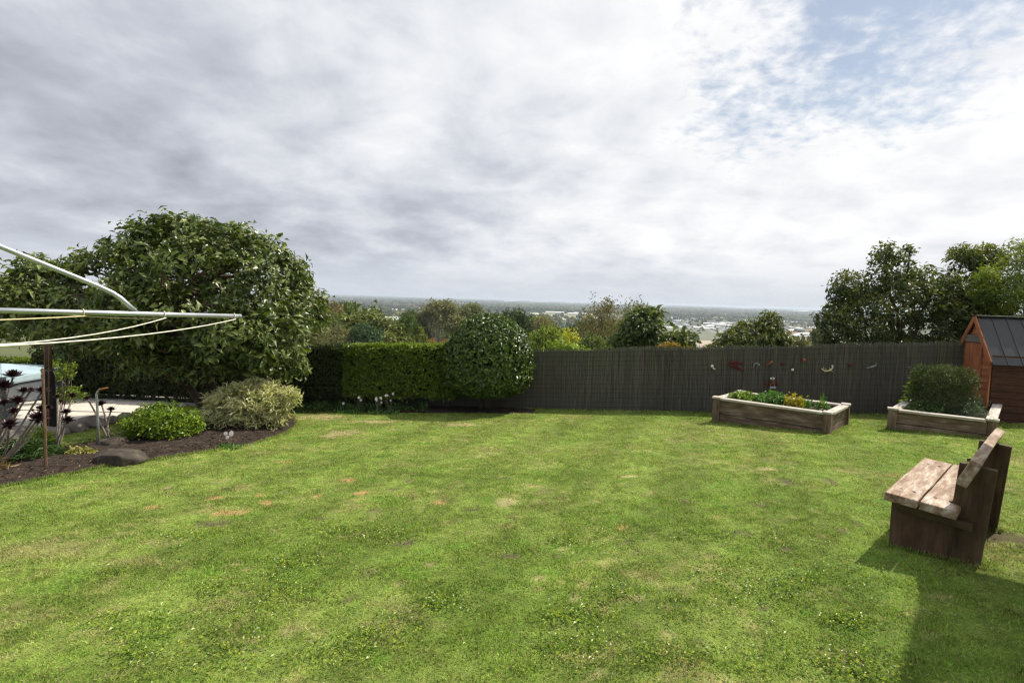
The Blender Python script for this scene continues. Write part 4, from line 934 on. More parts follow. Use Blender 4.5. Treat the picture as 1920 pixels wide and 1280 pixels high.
# ground cover and white flowers at the hedge foot
n = 700; px = rng.uniform(520, 800, n); py = rng.uniform(758, 774, n); q = np.array([G(a, b)[:] for a, b in zip(px, py)]); q[:, 2] += rng.uniform(.02, .13, n)
o = link('ground_cover', leaf_mesh('ground_cover', np.repeat(q, 4, 0) + rng.normal(0, .04, (n * 4, 3)), rdir(n * 4) + np.array([0, 0, .4]), np.tile([0, -.4, 1.], (n * 4, 1)) + rng.normal(0, .4, (n * 4, 3)), .08 * rng.uniform(.6, 1.3, n * 4), .035, rng.random(n * 4), kind=2), M['lf_ground'])
tag(o, 'low dark green ground cover growing at the foot of the hedge', 'ground cover', kind='stuff')
def anemone(label, px, py, nfl, spread, h, group, fs=.035):
    b = G(px, py); t_ = thing('flowering_plant', label, 'flower', b, group)
    for k in range(nfl):
        tip = b + Vector((rng.normal(0, spread), rng.normal(0, .06), h * rng.uniform(.65, 1.1))); mb = MB(); limb(mb, b, tip, .004, .003, k, .08, 4, 3); st = mb.build('stem', M['stem'], t_)
        kk = 7; a = np.arange(kk) * 2 * math.pi / kk; D = np.stack([np.cos(a), np.sin(a) * .3 - .2, np.sin(a) * .9], 1)
        link('flower', leaf_mesh('flower', np.tile(np.array(tip), (kk, 1)), D, np.tile([0, -1., .4], (kk, 1)), fs * rng.uniform(.8, 1.2), fs * .9, rng.random(kk), kind=2), M['petal'], st)
    m = 40; pp = np.array(b)[None] + rng.normal(0, 1, (m, 3)) * [.08, .06, .0]; link('foliage', leaf_mesh('foliage', pp, rdir(m) + [0, 0, .9], rdir(m), .09, .03, rng.random(m), kind=2), M['lf_herb'], t_)
FG = 'white flowers at the hedge foot'
anemone('cluster of white flowers in the middle of the hedge foot', 706, 775, 6, .10, .34, FG, .032)
anemone('white flowers right of the main white cluster under hedge', 731, 775, 4, .09, .40, FG, .03)
anemone('two small white flowers left of the main cluster under hedge', 668, 774, 2, .06, .32, FG)
anemone('single white flower at left of the hedge foot', 643, 774, 1, .02, .28, FG)
# round camellia
C0 = P(916, 668, 11.75); cb = on(C0.x, C0.y + .15)
t_ = thing('round_camellia', 'round clipped glossy camellia ball on a short trunk by the fence', 'bush', cb)
lob = [((C0.x, C0.y, C0.z - .02), (.93, .88, .90)), ((C0.x, C0.y, C0.z - .35), (.94, .86, .52)), ((C0.x + .02, C0.y, C0.z + .25), (.72, .7, .68))]
p_, d_, dep = crown_pts(lob, 4600, .018, .0, -.88, .010)
sel = p_[:, 2] > C0.z - .77; p_, d_ = p_[sel], d_[sel]
foliage('foliage', p_, d_, 5, .092, .052, M['lf_camellia'], t_, spread=.03, up=.15, out=1.3, droop=.45, kind=4, nr=.45)
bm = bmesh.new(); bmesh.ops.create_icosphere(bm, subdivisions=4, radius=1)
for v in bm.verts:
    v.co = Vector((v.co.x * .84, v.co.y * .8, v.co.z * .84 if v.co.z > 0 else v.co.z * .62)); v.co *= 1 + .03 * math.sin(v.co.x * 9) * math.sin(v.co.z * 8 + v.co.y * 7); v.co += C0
me = bpy.data.meshes.new('dark_core'); bm.to_mesh(me); bm.free(); link('dark_core', me, M['twigs'], t_)  # added solid core; its dark colour stands for shade behind the leaves
for k, dx in enumerate((-.22, .12, .03)):
    mb = MB(); limb(mb, cb + Vector((dx * .5, 0, -.04)), C0 + Vector((dx * 1.6, 0, -.4)), .05, .035, k + 30, .1, 7, 4); mb.build('trunk', M['bark'], t_)

# big magnolia at left
tb = G(432, 790) + Vector((0, .1, 0)); t_ = thing('magnolia_tree', 'broad spreading glossy magnolia tree behind the garden bed at left', 'tree', tb)
DP = tb.y
L_ = lambda px, py, dd, rx, ry, rz: (tuple(P(px, py, DP + dd)), (rx, ry, rz))
lob = [L_(370, 530, .1, 2.0, 1.5, 1.20), L_(318, 476, .2, .95, 1.1, .66), L_(415, 478, .2, 1.1, 1.1, .66), L_(485, 545, 0, .90, 1.1, .95), L_(525, 600, -.1, .66, .9, .62), L_(510, 655, -.2, .62, .8, .46), L_(330, 610, -.7, 1.3, .9, .82), L_(430, 640, -.7, .8, .7, .62),
       L_(210, 590, 0, 1.1, 1.0, .92), L_(195, 500, .3, .50, .6, .36), L_(90, 560, .4, 1.0, 1.0, .78), L_(100, 610, .2, 1.1, 1.0, .62), L_(0, 575, .5, .9, .9, .72), L_(-120, 600, .6, 1.2, 1.0, .85), L_(230, 650, -.2, .9, .8, .45), L_(400, 690, -.1, .75, .6, .36), L_(300, 685, 0, .8, .7, .34), L_(500, 690, -.1, .48, .5, .28)]
rg = np.random.default_rng(5); big = [(c_, tuple(a * .89 for a in r_)) for c_, r_ in lob]; sp_, sd_, _ = crown_pts(big, 70, .02, 0, -.35, .02, rg)
lob = big + [(tuple(q - n_ * .12), (u_ := rg.uniform(.26, .50), u_, u_ * .72)) for q, n_ in zip(sp_, sd_) if not (q[0] < P(205, 500, q[1]).x and q[2] > P(205, 497, q[1]).z)]
p_, d_, dep = crown_pts(lob, 8800, .11, .08, -.45, .17)
gapc = np.array(P(172, 520, DP)); p_, d_ = hollow(p_, d_)
keep = (np.hypot(p_[:, 0] - gapc[0] * p_[:, 1] / gapc[1], p_[:, 2] - gapc[2]) > .26) | (rng.random(len(p_)) < .12); p_, d_ = p_[keep], d_[keep]
foliage('crown', p_, d_, 6, .135, .056, M['lf_magnolia'], t_, spread=.055, up=.45, out=.7, droop=.38, kind=4, nr=.4, jit=.5, fold=.2, curl=.22)
for k, (px, dx) in enumerate(((425, -.15), (445, .12), (405, -.35))):
    b0 = tb + Vector((dx, .05 * k, -.05)); f0 = P((365, 470, 270)[k], (640, 620, 640)[k], DP)
    mb = MB(); limb(mb, b0, f0, .095 - .01 * k, .06, 40 + k, .10, 8, 6)
    for j, l in enumerate(lob):
        if j % 3 == k: limb(mb, f0, l[0], .05, .018, 60 + j, .14, 6, 5)
    mb.build('trunk', M['bark'], t_)
mb = MB()
for i in range(330):
    e_ = Vector(p_[rng.integers(len(p_))]); l = min(lob, key=lambda q: (Vector(q[0]) - e_).length); limb(mb, Vector(l[0]) * .6 + e_ * .4, e_, .012, .004, i, .16, 4, 4)
mb.build('twigs', M['bark'], t_)['kind'] = 'stuff'

def shrub(name, label, cat, base, lobes, n, per, L, W, mat, spread=.03, stems=18, kind=2, up=.5, droop=.1, out=.8, bottom=-.35, inner=.3, nr=.5, shell=.12, jit=.3, bump=.08):
    t_ = thing(name, label, cat, base); p_, d_, _ = crown_pts(lobes, n, shell, inner, bottom, bump)
    ok = p_[:, 2] > gz(p_[:, 0], p_[:, 1]) + .03; p_, d_ = p_[ok], d_[ok]
    foliage('foliage', p_, d_, per, L, W, mat, t_, spread=spread, up=up, out=out, droop=droop, kind=kind, nr=nr, jit=jit)
    mb = MB()
    for i in range(stems): limb(mb, Vector(base) + Vector((rng.normal(0, .05), rng.normal(0, .05), -.02)), Vector(p_[rng.integers(len(p_))]), .012, .004, i, .1, 5, 4)
    mb.build('stem', M['stem'], t_); return t_
b = G(303, 826); sc_ = b.y / 1000
shrub('lime_shrub', 'rounded bright lime green shrub beside the boulders', 'shrub', b, [((b.x, b.y, b.z + .27), (.48, .42, .27)), ((b.x - .22, b.y, b.z + .20), (.28, .34, .22)), ((b.x + .25, b.y, b.z + .20), (.26, .34, .24)), ((b.x + .08, b.y - .1, b.z + .36), (.30, .3, .20))], 1150, 6, .055, .026, M['lf_lime'], .035, bump=.16)
b = G(470, 806) + Vector((0, .15, 0))
def LP(px, py, dd, rx, ry, rz): return (tuple(P(px, py, b.y + dd)), (rx, ry, rz))
shrub('variegated_shrub', 'cream and yellow variegated narrow leaved shrub under the magnolia', 'shrub', b, [LP(468, 757, 0, .62, .5, .34), LP(425, 767, -.1, .34, .4, .30), LP(512, 757, 0, .32, .4, .25), LP(540, 744, 0, .15, .2, .15), LP(460, 735, 0, .30, .35, .18), LP(495, 785, -.1, .34, .35, .13), LP(503, 736, 0, .18, .25, .15)], 900, 9, .105, .020, M['lf_varieg'], .03, 34, up=.9, out=1.0, droop=-.2, bottom=-.7, bump=.22)
# right-hand trees beyond the fence
def big_tree(name, label, base, lobes, n, per, L, W, mat, seed, twigs=150, spread=.05, jit=.35, tip=0.25, **k):
    t_ = thing(name, label, 'tree', base, 'trees beyond the brush fence'); p_, d_, _ = crown_pts(lobes, n, .12, .22, -.9, .16); p_, d_ = hollow(p_, d_, f=3.2, cut=.2)
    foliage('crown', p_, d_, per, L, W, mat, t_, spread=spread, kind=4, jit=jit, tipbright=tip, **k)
    mb = MB(); base = Vector(base); cen = sum((Vector(l[0]) for l in lobes), Vector()) / len(lobes); f0 = base.lerp(cen, .45)
    limb(mb, base - Z3 * .2, f0, .12, .09, seed, .06, 8, 5)
    for j, l in enumerate(lobes): limb(mb, f0, l[0], .06, .015, seed + j, .12, 6, 5)
    mb.build('trunk', M['bark'], t_); mb = MB()
    for i in range(twigs):
        e_ = Vector(p_[rng.integers(len(p_))]); l = min(lobes, key=lambda q: (Vector(q[0]) - e_).length); limb(mb, Vector(l[0]) * .5 + e_ * .5, e_, .010, .003, i, .14, 4, 3)
    mb.build('twigs', M['bark'], t_)['kind'] = 'stuff'; return t_
def LQ(D): return lambda px, py, dd, rx, ry, rz: (tuple(P(px, py, D + dd)), (rx, ry, rz))
Q = LQ(13.2)
def tbase(px, D): x_ = (px - 960) / 1000 * D; return Vector((x_, D, float(terr(x_, D))))
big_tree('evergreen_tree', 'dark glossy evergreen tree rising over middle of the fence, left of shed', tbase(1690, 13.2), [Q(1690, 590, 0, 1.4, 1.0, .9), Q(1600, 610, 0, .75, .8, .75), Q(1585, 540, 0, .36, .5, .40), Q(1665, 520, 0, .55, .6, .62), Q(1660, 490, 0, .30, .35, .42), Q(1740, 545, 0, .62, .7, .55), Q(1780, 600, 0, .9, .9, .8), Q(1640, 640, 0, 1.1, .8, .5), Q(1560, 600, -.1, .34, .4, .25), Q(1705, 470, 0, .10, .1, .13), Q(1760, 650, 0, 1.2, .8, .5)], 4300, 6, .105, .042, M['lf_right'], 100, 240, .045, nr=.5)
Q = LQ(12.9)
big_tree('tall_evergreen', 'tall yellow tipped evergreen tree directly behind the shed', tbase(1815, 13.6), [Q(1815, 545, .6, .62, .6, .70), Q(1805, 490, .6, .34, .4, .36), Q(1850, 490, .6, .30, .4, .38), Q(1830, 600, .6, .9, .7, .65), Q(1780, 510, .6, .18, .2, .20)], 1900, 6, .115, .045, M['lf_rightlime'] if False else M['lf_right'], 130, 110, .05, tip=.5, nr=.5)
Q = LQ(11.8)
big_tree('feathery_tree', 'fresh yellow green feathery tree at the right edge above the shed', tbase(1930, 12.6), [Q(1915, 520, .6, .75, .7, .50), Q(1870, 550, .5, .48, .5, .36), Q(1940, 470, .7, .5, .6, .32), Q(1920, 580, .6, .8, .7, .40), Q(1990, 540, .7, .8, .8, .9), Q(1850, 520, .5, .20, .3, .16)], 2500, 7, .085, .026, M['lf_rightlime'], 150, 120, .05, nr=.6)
# shrubs close behind the fence
Q = LQ(17.5)
big_tree('broadleaf_tree', 'broad leaved tree with pale leaf backs above the fence centre right', tbase(1215, 17.5), [Q(1210, 620, 0, .72, .7, .62), Q(1180, 600, 0, .3, .4, .42), Q(1225, 597, 0, .28, .3, .36), Q(1265, 645, 0, .55, .5, .36), Q(1170, 650, 0, .55, .5, .4), Q(1285, 632, 0, .2, .3, .16)], 850, 5, .21, .09, M['lf_broad'], 170, 60, .07, nr=.6)
Q = LQ(16.0)
big_tree('drooping_tree', 'dark drooping rounded tree above the fence behind left planter', tbase(1415, 16.0), [Q(1415, 630, 0, .75, .7, .55), Q(1440, 608, 0, .36, .4, .34), Q(1380, 640, 0, .50, .5, .34), Q(1460, 640, 0, .30, .4, .36), Q(1340, 655, 0, .22, .3, .18)], 1300, 6, .16, .042, M['lf_right'], 190, 60, .05, droop=.9, nr=.5)
Q = LQ(14.2)
big_tree('yellow_green_bush', 'sunlit yellow green bush just over the fence beside the camellia', tbase(1060, 14.2), [Q(1045, 652, 0, .22, .3, .16), Q(1075, 655, 0, .24, .3, .11), Q(1020, 662, 0, .16, .2, .08), Q(1105, 661, 0, .14, .2, .07)], 240, 6, .09, .05, M['lf_lime'], 210, 30, .04)
big_tree('autumn_bush', 'orange and yellow tinted bush over the fence below the broadleaf tree', tbase(1255, 14.5), [LQ(14.5)(1255, 653, 0, .28, .3, .12), LQ(14.5)(1290, 656, 0, .14, .2, .07)], 130, 6, .085, .045, M['lf_autumn'], 220, 20, .04)

# ------------------------------------------------------------------ bed plants, stones, patio things
def rock(name, label, cat, c, sx, sy, szz, rz, m, group, seed, sub=4, amp=.26):
    bm = bmesh.new(); bmesh.ops.create_icosphere(bm, subdivisions=sub, radius=1); rr = np.random.default_rng(seed); k = rr.normal(size=(6, 3)) * 1.6; ph = rr.random(6) * 6
    for v in bm.verts:
        p = np.array(v.co); dv = sum(math.sin(float(k[i] @ p) + ph[i]) for i in range(6)) / 6
        q = v.co * (1 + amp * dv * 1.7); q = Vector([math.copysign(abs(a) ** .85, a) for a in q]); q *= 1 + .035 * math.sin(9 * p[0] + ph[0]) * math.sin(8 * p[1] + ph[1]) + .02 * math.sin(21 * p[2] + ph[2]) * math.sin(17 * p[0]); v.co = Vector((q.x * sx, q.y * sy, q.z * szz))
    cuts = [Vector(n_).normalized() for n_ in rr.normal(size=(9, 3))]
    for v in bm.verts:
        w_ = Vector((v.co.x / sx, v.co.y / sy, v.co.z / szz))
        for n_ in cuts:
            e_ = w_.dot(n_) - .74
            if e_ > 0: w_ = w_ - n_ * e_ * .92
        v.co = Vector((w_.x * sx, w_.y * sy, w_.z * szz)) * 1.15
    me = bpy.data.meshes.new(name); bm.to_mesh(me); bm.free(); me.polygons.foreach_set('use_smooth', [True] * len(me.polygons))
    o = link(name, me, m); o.location = Vector(c) + Z3 * szz * .45; o.rotation_euler = (0, 0, rz); return tag(o, label, cat, group)
rock('boulder', 'larger dark lichen spotted boulder in the garden bed, front one', 'boulder', G(219, 866), .27, .21, .125, .12, M['boulder'], 'boulders in the garden bed', 3)
rock('boulder', 'smaller dark boulder behind the front boulder in the garden bed', 'boulder', G(208, 840), .18, .15, .11, -.1, M['boulder'], 'boulders in the garden bed', 9)
where = ['just left of the lime shrub', 'second from the lime shrub', 'third from the lime shrub', 'fourth from the lime shrub', 'fifth from the lime shrub', 'sixth from the lime shrub', 'seventh from the lime shrub', 'at the far left end of the row']
for i, (px, py, w_) in enumerate(((231, 790, .25), (206, 793, .20), (173, 800, .36), (137, 808, .28), (114, 812, .22), (96, 815, .22), (60, 822, .34), (20, 832, .42))):
    c = G(px, py); rock('edging_stone', 'rough grey brown edging stone of the patio, ' + where[i], 'stone', c, w_ * .62, w_ * .45, w_ * .34 + .02, rng.uniform(-.4, .4), M['stone'], 'edging stones along the patio', 20 + i)
# dark aeoniums: branching stems that end in rosettes
def rosette(c, r_, ax, nl=38):
    ax = np.array(Vector(ax).normalized()); i = np.arange(nl); a = i * 2.39996; f = (i + 1) / nl
    t1 = np.array(Vector(ax).orthogonal().normalized()); t2 = np.cross(ax, t1); rad = np.cos(a)[:, None] * t1 + np.sin(a)[:, None] * t2
    D = rad * f[:, None] ** .6 + ax * (1.15 - f)[:, None]; Pn = np.tile(np.array(c), (nl, 1)) + ax * (.25 * r_ * (1 - f))[:, None]
    return Pn, D, np.tile(ax, (nl, 1)) - rad * .2, r_ * 1.15 * (.45 + .55 * f), r_ * .46
def aeonium(label, px, py, heads, group):
    b = G(px, py); t_ = thing('aeonium_plant', label, 'plant', b, group)
    for hpx, hpy, dd, rr_ in heads:
        tip = P(hpx, hpy, b.y + dd); mb = MB(); mid = b.lerp(tip, .5) + Vector((rng.normal(0, .03), rng.normal(0, .03), -.03 * (tip - b).length))
        mb.tube([b, b.lerp(mid, .5) - Z3 * .01, mid, mid.lerp(tip, .55) + Z3 * .01, tip], [.017, .015, .013, .012, .011], 7); st = mb.build('stem', M['stem'], t_, True)
        a5 = rosette(tip, rr_, (tip - mid).normalized() + Z3 * .5 + Vector((0, -.4, 0))); link('rosette', leaf_mesh('rosette', *a5, rng.random(len(a5[0])), kind=4, fold=.12, curl=-.05), M['lf_aeonium'], st)
AG = 'dark purple aeoniums in the garden bed'
aeonium('tall dark purple aeonium with many stems at the left edge', -25, 872, [(24, 708, .1, .13), (8, 728, 0, .13), (44, 736, .1, .09), (32, 754, 0, .10), (56, 734, .2, .07), (78, 735, .3, .10), (8, 757, -.1, .08), (25, 772, -.2, .07), (-20, 740, 0, .12)], AG)
aeonium('dark purple aeonium leaning right across the wooden stake', -8, 880, [(70, 787, 0, .12), (76, 768, .1, .07), (90, 766, .3, .06), (18, 798, -.2, .10)], AG)
aeonium('dark purple aeonium in front of the black post', 104, 848, [(108, 746, .3, .07), (136, 745, .4, .09), (114, 754, .2, .05), (62, 770, .1, .04)], AG)
aeonium('small two headed dark aeonium left of the metal hook', 106, 850, [(124, 775, .1, .085), (126, 790, 0, .095)], AG)
aeonium('dark aeonium rising behind the smaller boulder', 208, 832, [(191, 760, .1, .10), (208, 769, 0, .07), (165, 749, .2, .08)], AG)
# canes and stake
def pole(name, label, cat, pts, r_, m, group=None, n=8):
    t = MB().tube(pts, r_, n).build(name, m); return tag(t, label, cat, group)
b = G(86, 882); pole('garden_stake', 'upright brown wooden stake standing in the front garden bed', 'stake', [b - Z3 * .05, P(84, 800, b.y), P(80, 690, b.y + .1)], [.018, .016, .014], M['stake'], n=6)
for k, (p0, p1, lb) in enumerate((((110, 768), (130, 664), 'thin bamboo cane leaning left of its neighbour behind the black post'), ((113, 766), (138, 655), 'thin bamboo cane leaning furthest right behind the black post'))):
    b = G(p0[0], p0[1] + 40); tp = P(*p1, b.y + .1); pole('bamboo_cane', lb, 'cane', [b, tp], [.008, .006], M['stake'], 'bamboo canes', 6)
# black sleeved post by the patio
b = G(92, 806); t_ = thing('sleeved_post', 'black sleeved timber post with bound canes beside the patio', 'post', b)
MB().tube([b - Z3 * .05, P(92, 755, b.y), P(91, 705, b.y), P(91, 695, b.y)], [.115, .10, .085, .06], 12).build('sleeve', M['black'], t_, True)
MB().tube([P(91, 700, b.y), P(90, 648, b.y)], [.055, .05], 10).build('pole', M['bark'], t_, True)
for dx in (-6, 2): MB().tube([P(89 + dx, 800, b.y - .12), P(90 + dx, 645, b.y - .10)], .011, 6).build('cane', M['stake'], t_)
MB().tube([P(91, 693, b.y) + Vector((.10 * math.cos(a), .11 * math.sin(a), .006 * math.sin(3 * a))) for a in np.linspace(0, 6.28, 20)], .012, 6).build('tie', M['spagrey'], t_, True)
# metal hook with rusty top
b = G(186, 843); t_ = thing('garden_hook', 'grey metal garden pole with a bent rusty leaf top', 'garden pole', b); tp = P(181, 735, b.y)
MB().tube([b - Z3 * .05, b.lerp(tp, .5), tp - Z3 * .03, tp + Vector((.01, 0, 0)), P(187, 729, b.y)], [.017, .0155, .0145, .014, .012], 8).build('pole', M['galv'], t_, True)
a_, c_ = P(184, 731, b.y), P(202, 727, b.y - .05); mb = MB(); ax = (c_ - a_).normalized(); ell(mb, a_.lerp(c_, .5), (c_ - a_).length * .55, .016, .05, ax, (Z3 - ax * ax.z).normalized(), Vector((0, 1, 0)), 12, 8); mb.build('leaf_top', M['rust'], t_, True)
# sedum, daisies, weeds
def low_clump(name, label, cat, px, py, rx, rz, n, L, W, mat, up=.6):
    b = G(px, py); return shrub(name, label, cat, b, [((b.x, b.y, b.z + rz * .3), (rx, rx * .6, rz))], n, 5, L, W, mat, .015, 8, up=up, bottom=-.1)
low_clump('sedum_clump', 'low yellow green sedum clump left of the front boulder', 'plant', 152, 858, .20, .10, 150, .035, .022, M['lf_sedum'])
low_clump('weed_tuft', 'loose green weeds at back of the bed on far left', 'plant', 30, 862, .55, .20, 260, .11, .022, M['lf_ground'], 1.2)
low_clump('fern_tuft', 'feathery olive green plant behind the wooden stake', 'plant', 72, 850, .24, .26, 130, .09, .015, M['lf_hedge'], 1.2)
low_clump('blue_green_tuft', 'small blue green plant at right end of the garden bed', 'plant', 512, 806, .12, .10, 60, .05, .02, M['lf_greyherb'])
low_clump('dry_leaf_tuft', 'straw coloured dry leaves at the lower left frame edge', 'plant', -18, 892, .22, .14, 16, .16, .016, M['lf_dry'], .6)
anemone('small pink white daisies at front edge of the garden bed', 430, 840, 4, .045, .20, 'daisies in the garden bed', .034)
bx_ = np.array(BED); n = 5200; mx_ = rng.uniform(bx_[:, 0].min(), bx_[:, 0].max(), n); my_ = rng.uniform(bx_[:, 1].min(), bx_[:, 1].max(), n); ok = inpoly(mx_, my_, BED); mx_, my_ = mx_[ok], my_[ok]; n = len(mx_)
dd_ = rdir(n); dd_[:, 2] *= .25; mz_ = gz(mx_, my_) + .05 + .03 * rng.random(n)
o = link('mulch', leaf_mesh('mulch', np.stack([mx_, my_, mz_], 1), dd_, np.tile([0, 0, 1.], (n, 1)) + rng.normal(0, .35, (n, 3)), rng.uniform(.02, .07, n), rng.uniform(.008, .022, n), rng.random(n) ** 2, kind=2), mat_leaf('bark_mulch', [(0, (.03, .02, .014)), (.5, (.07, .047, .032)), (1, (.26, .18, .11))], .9, .1, .05))
tag(o, 'dark bark mulch and fallen leaves covering the garden bed', 'mulch', kind='stuff')
# spa on a deck behind frameless glass
SPc = P(10, 745, 13.2); b = on(SPc.x - .35, 13.5)
t_ = thing('spa_pool', 'grey cabinet spa pool with pale blue white cover at far left', 'spa', b)
sx, sy, h_ = 1.05, 1.0, .60
mb = MB(); mb.box((b.x - sx, b.y - sy, b.z + .10), (b.x + sx, b.y + sy, b.z + h_)); mb.build('cabinet', M['spagrey'], t_)
me = slab_mesh('cover', sx * 2 + .12, sy * 2 + .12, .20, .05); link('cover', me, M['spawhite'], t_, Matrix.Translation((b.x, b.y, b.z + h_ + .10)))
dk = thing('spa_deck', 'low orange brown timber deck step under the spa pool', 'deck', b)
for k in range(7): board('deck_board', (b.x - 1.5, b.y - 1.30 + k * .145, b.z + .055), (b.x + 1.35, b.y - 1.30 + k * .145, b.z + .055), .135, .035, Z3, M['deck'], dk)
board('fascia_board', (b.x - 1.5, b.y - 1.39, b.z + .03), (b.x + 1.35, b.y - 1.39, b.z + .03), .11, .02, (0, -1, 0), M['deck'], dk)
for i, (x0, x1, lb) in enumerate(((b.x - 1.3, b.x + .05, 'left clear glass fence panel in front of the spa'), (b.x + .09, b.x + 1.42, 'right clear glass fence panel beside the black post'))):
    gpn = thing('glass_panel', lb, 'glass panel', on((x0 + x1) / 2, b.y - 1.5), 'glass fence panels by the spa'); zb = gz((x0 + x1) / 2, b.y - 1.5)
    mb = MB(); mb.box((x0, b.y - 1.51, zb + .08), (x1, b.y - 1.498, zb + 1.22)); mb.build('pane', M['glass'], gpn)
    for xx in (x0 + .2, x1 - .2): mb = MB(); mb.box((xx - .025, b.y - 1.53, zb), (xx + .025, b.y - 1.48, zb + .16)); mb.build('spigot', M['galv'], gpn)
b = G(-6, 806); t_ = thing('garden_pot', 'dark grey round garden pot cut by the left frame edge', 'pot', b)
MB().lathe([(.17, 0), (.22, .05), (.25, .35), (.24, .42), (.26, .44), (.26, .47), (.22, .47), (.21, .40)], b, 24).build('pot', M['spagrey'], t_, True)
bm_ = tuft_plant('potted_shrub', 'small grassy plant growing in the grey garden pot', 'plant', b + Z3 * .40, .16, .16, 40, .09, .03, M['lf_ground'], 'potted plants')
b = G(-6, 806); lowb = G(100, 765)
shrub('yellow_green_shrub', 'rounded pale green shrub right of the black post by hedge', 'shrub', G(128, 757), [((G(112, 757).x, G(112, 757).y, G(112, 757).z + .75), (.26, .3, .45)), ((G(128, 757).x, G(128, 757).y, G(128, 757).z + .18), (.34, .3, .22))], 240, 5, .08, .04, M['lf_hedge'], .03)

# ------------------------------------------------------------------ house wing outside the frame on the right (its eaves shade the near right of the lawn)
EH = 3.3
def sh_src(px, py, h): p = G(px, py); k = (h - p.z) / SUN.z; return Vector((p.x + SUN.x * k, p.y + SUN.y * k))
e1, e2 = sh_src(1745, 1062, EH), sh_src(1690, 1290, EH)
hu = (e2 - e1).normalized(); hv = Vector((-hu.y, hu.x)); hv = hv if hv.x > 0 else -hv
e2 = e1 + hu * 3.4
hw = thing('house_wing', 'cream weatherboard house wing with dark eaves right of the lawn', 'house', on(*(e1 + hu * 1.5 + hv * 2.2)))
Mh = Matrix(((hu.x, hv.x, 0, e1.x), (hu.y, hv.y, 0, e1.y), (0, 0, 1, 0), (0, 0, 0, 1)))
zb = gz(e1.x, e1.y) - .3
mb = MB(); mb.box((.55, .55, zb), (3.0, 5.2, EH - .12), Mh); mb.build('wall', M['housewall'], hw)
for k in range(19): mb = MB(); mb.box((.53, .53, zb + .3 + k * .17), (3.02, 5.22, zb + .3 + k * .17 + .012), Mh); mb.build('weatherboard', M['housewall'], hw)
mb = MB(); mb.box((0, 0, EH - .12), (3.4, 5.7, EH), Mh); mb.build('eave', M['white'], hw)
mb = MB(); q = [Mh @ Vector(v) for v in ((-.02, -.02, EH + .004), (3.42, -.02, EH + .004), (3.42, 5.72, EH + .004), (-.02, 5.72, EH + .004), (1.7, 1.7, EH + .75), (1.7, 4.0, EH + .75))]
mb.v = q; mb.f = [[0, 1, 4], [1, 2, 5, 4], [2, 3, 5], [3, 0, 4, 5], [3, 2, 1, 0]]; mb.build('roof', M['roof'], hw)
mb = MB(); mb.box((.50, 1.6, .9), (.548, 3.2, 2.1), Mh); wf = mb.build('window', M['white'], hw)
mb = MB(); mb.box((.485, 1.68, .98), (.499, 3.12, 2.02), Mh); mb.build('pane', M['black'], wf)
# ------------------------------------------------------------------ trees and houses on the hillside below
TREEG = 'trees on the hillside below the fence'
def proto(kind, seed):
    r_ = np.random.default_rng(seed); root = bpy.data.objects.new('hillside_tree', None); root['category'] = 'tree'
    mb = MB(); tr = M['bark']; L, W, per, n = .42, .26, 6, 1700; sp_ = .22; dr = .1; bump = .14
    if kind == 'round': lob = [((0, 0, 5.6), (3.4, 3.4, 3.6)), ((1.6, .6, 4.4), (2.4, 2.4, 2.4)), ((-1.7, -.4, 4.8), (2.3, 2.4, 2.6)), ((.2, -1.3, 7.2), (2.0, 2.0, 2.2))]
    elif kind == 'wide': lob = [((0, 0, 5.0), (4.6, 4.0, 3.2)), ((2.8, 0, 4.2), (2.6, 2.5, 2.4)), ((-2.8, .5, 4.4), (2.7, 2.5, 2.6)), ((.5, -1, 7.0), (2.8, 2.4, 2.4))]; n = 2200
    elif kind == 'gum':
        tr = M['palebark']; n = 620; L, W, per, sp_, dr, bump = .40, .15, 9, .30, .55, .25
        lob = [((0, 0, 8.4), (1.9, 1.8, 1.3)), ((-1.8, .3, 7.3), (1.5, 1.5, 1.1)), ((1.9, -.2, 7.0), (1.6, 1.5, 1.0)), ((.8, .4, 9.2), (1.3, 1.3, .8)), ((-2.5, 0, 6.3), (.9, .9, .6)), ((2.6, .3, 5.9), (.8, .8, .5))]
    elif kind == 'wispy': n = 800; L, W, per, sp_, bump = .38, .11, 8, .34, .2; lob = [((0, 0, 6.0), (3.4, 3.0, 3.4)), ((1.4, 0, 7.4), (2.2, 2, 2.2)), ((-1.8, 0, 5), (2, 2, 2.4)), ((2.2, 0, 4.2), (2, 2, 2))]
    elif kind == 'conifer': n = 900; L, W, per, sp_, dr = .5, .18, 5, .12, .5; lob = [((0, 0, 1.8 + k * 1.15), (2.1 * (1 - k / 7.6), 2.1 * (1 - k / 7.6), .75)) for k in range(7)]
    elif kind == 'bush': n = 1100; lob = [((0, 0, 2.2), (3.2, 2.6, 2.4)), ((1.9, 0, 1.6), (2, 2, 1.8)), ((-2, 0, 1.8), (2.1, 2, 1.9))]
    p_, d_, _ = crown_pts(lob, n, .10, .2, -.8, bump, r_)
    foliage('crown', p_, d_, per, L, W, M['lf_far'], root, spread=sp_, kind=2, r=r_, droop=dr, nr=.6)
    top = max(l[0][2] for l in lob); limb(mb, (0, 0, -.4), (0, 0, top * .8), .26 if kind != 'gum' else .20, .08, seed, .05, 7, 6)
    for j, l in enumerate(lob): limb(mb, (0, 0, l[0][2] * .5), l[0], .11, .04, seed + j, .08, 5, 4)
    if kind == 'wispy':
        for i in range(90): e_ = Vector(p_[r_.integers(len(p_))]); limb(mb, Vector((0, 0, e_.z * .6)), e_, .05, .02, i, .1, 4, 3)
    link('trunk', mb.mesh('trunk', True), tr, root)
    return root, 10.0
PR = {}
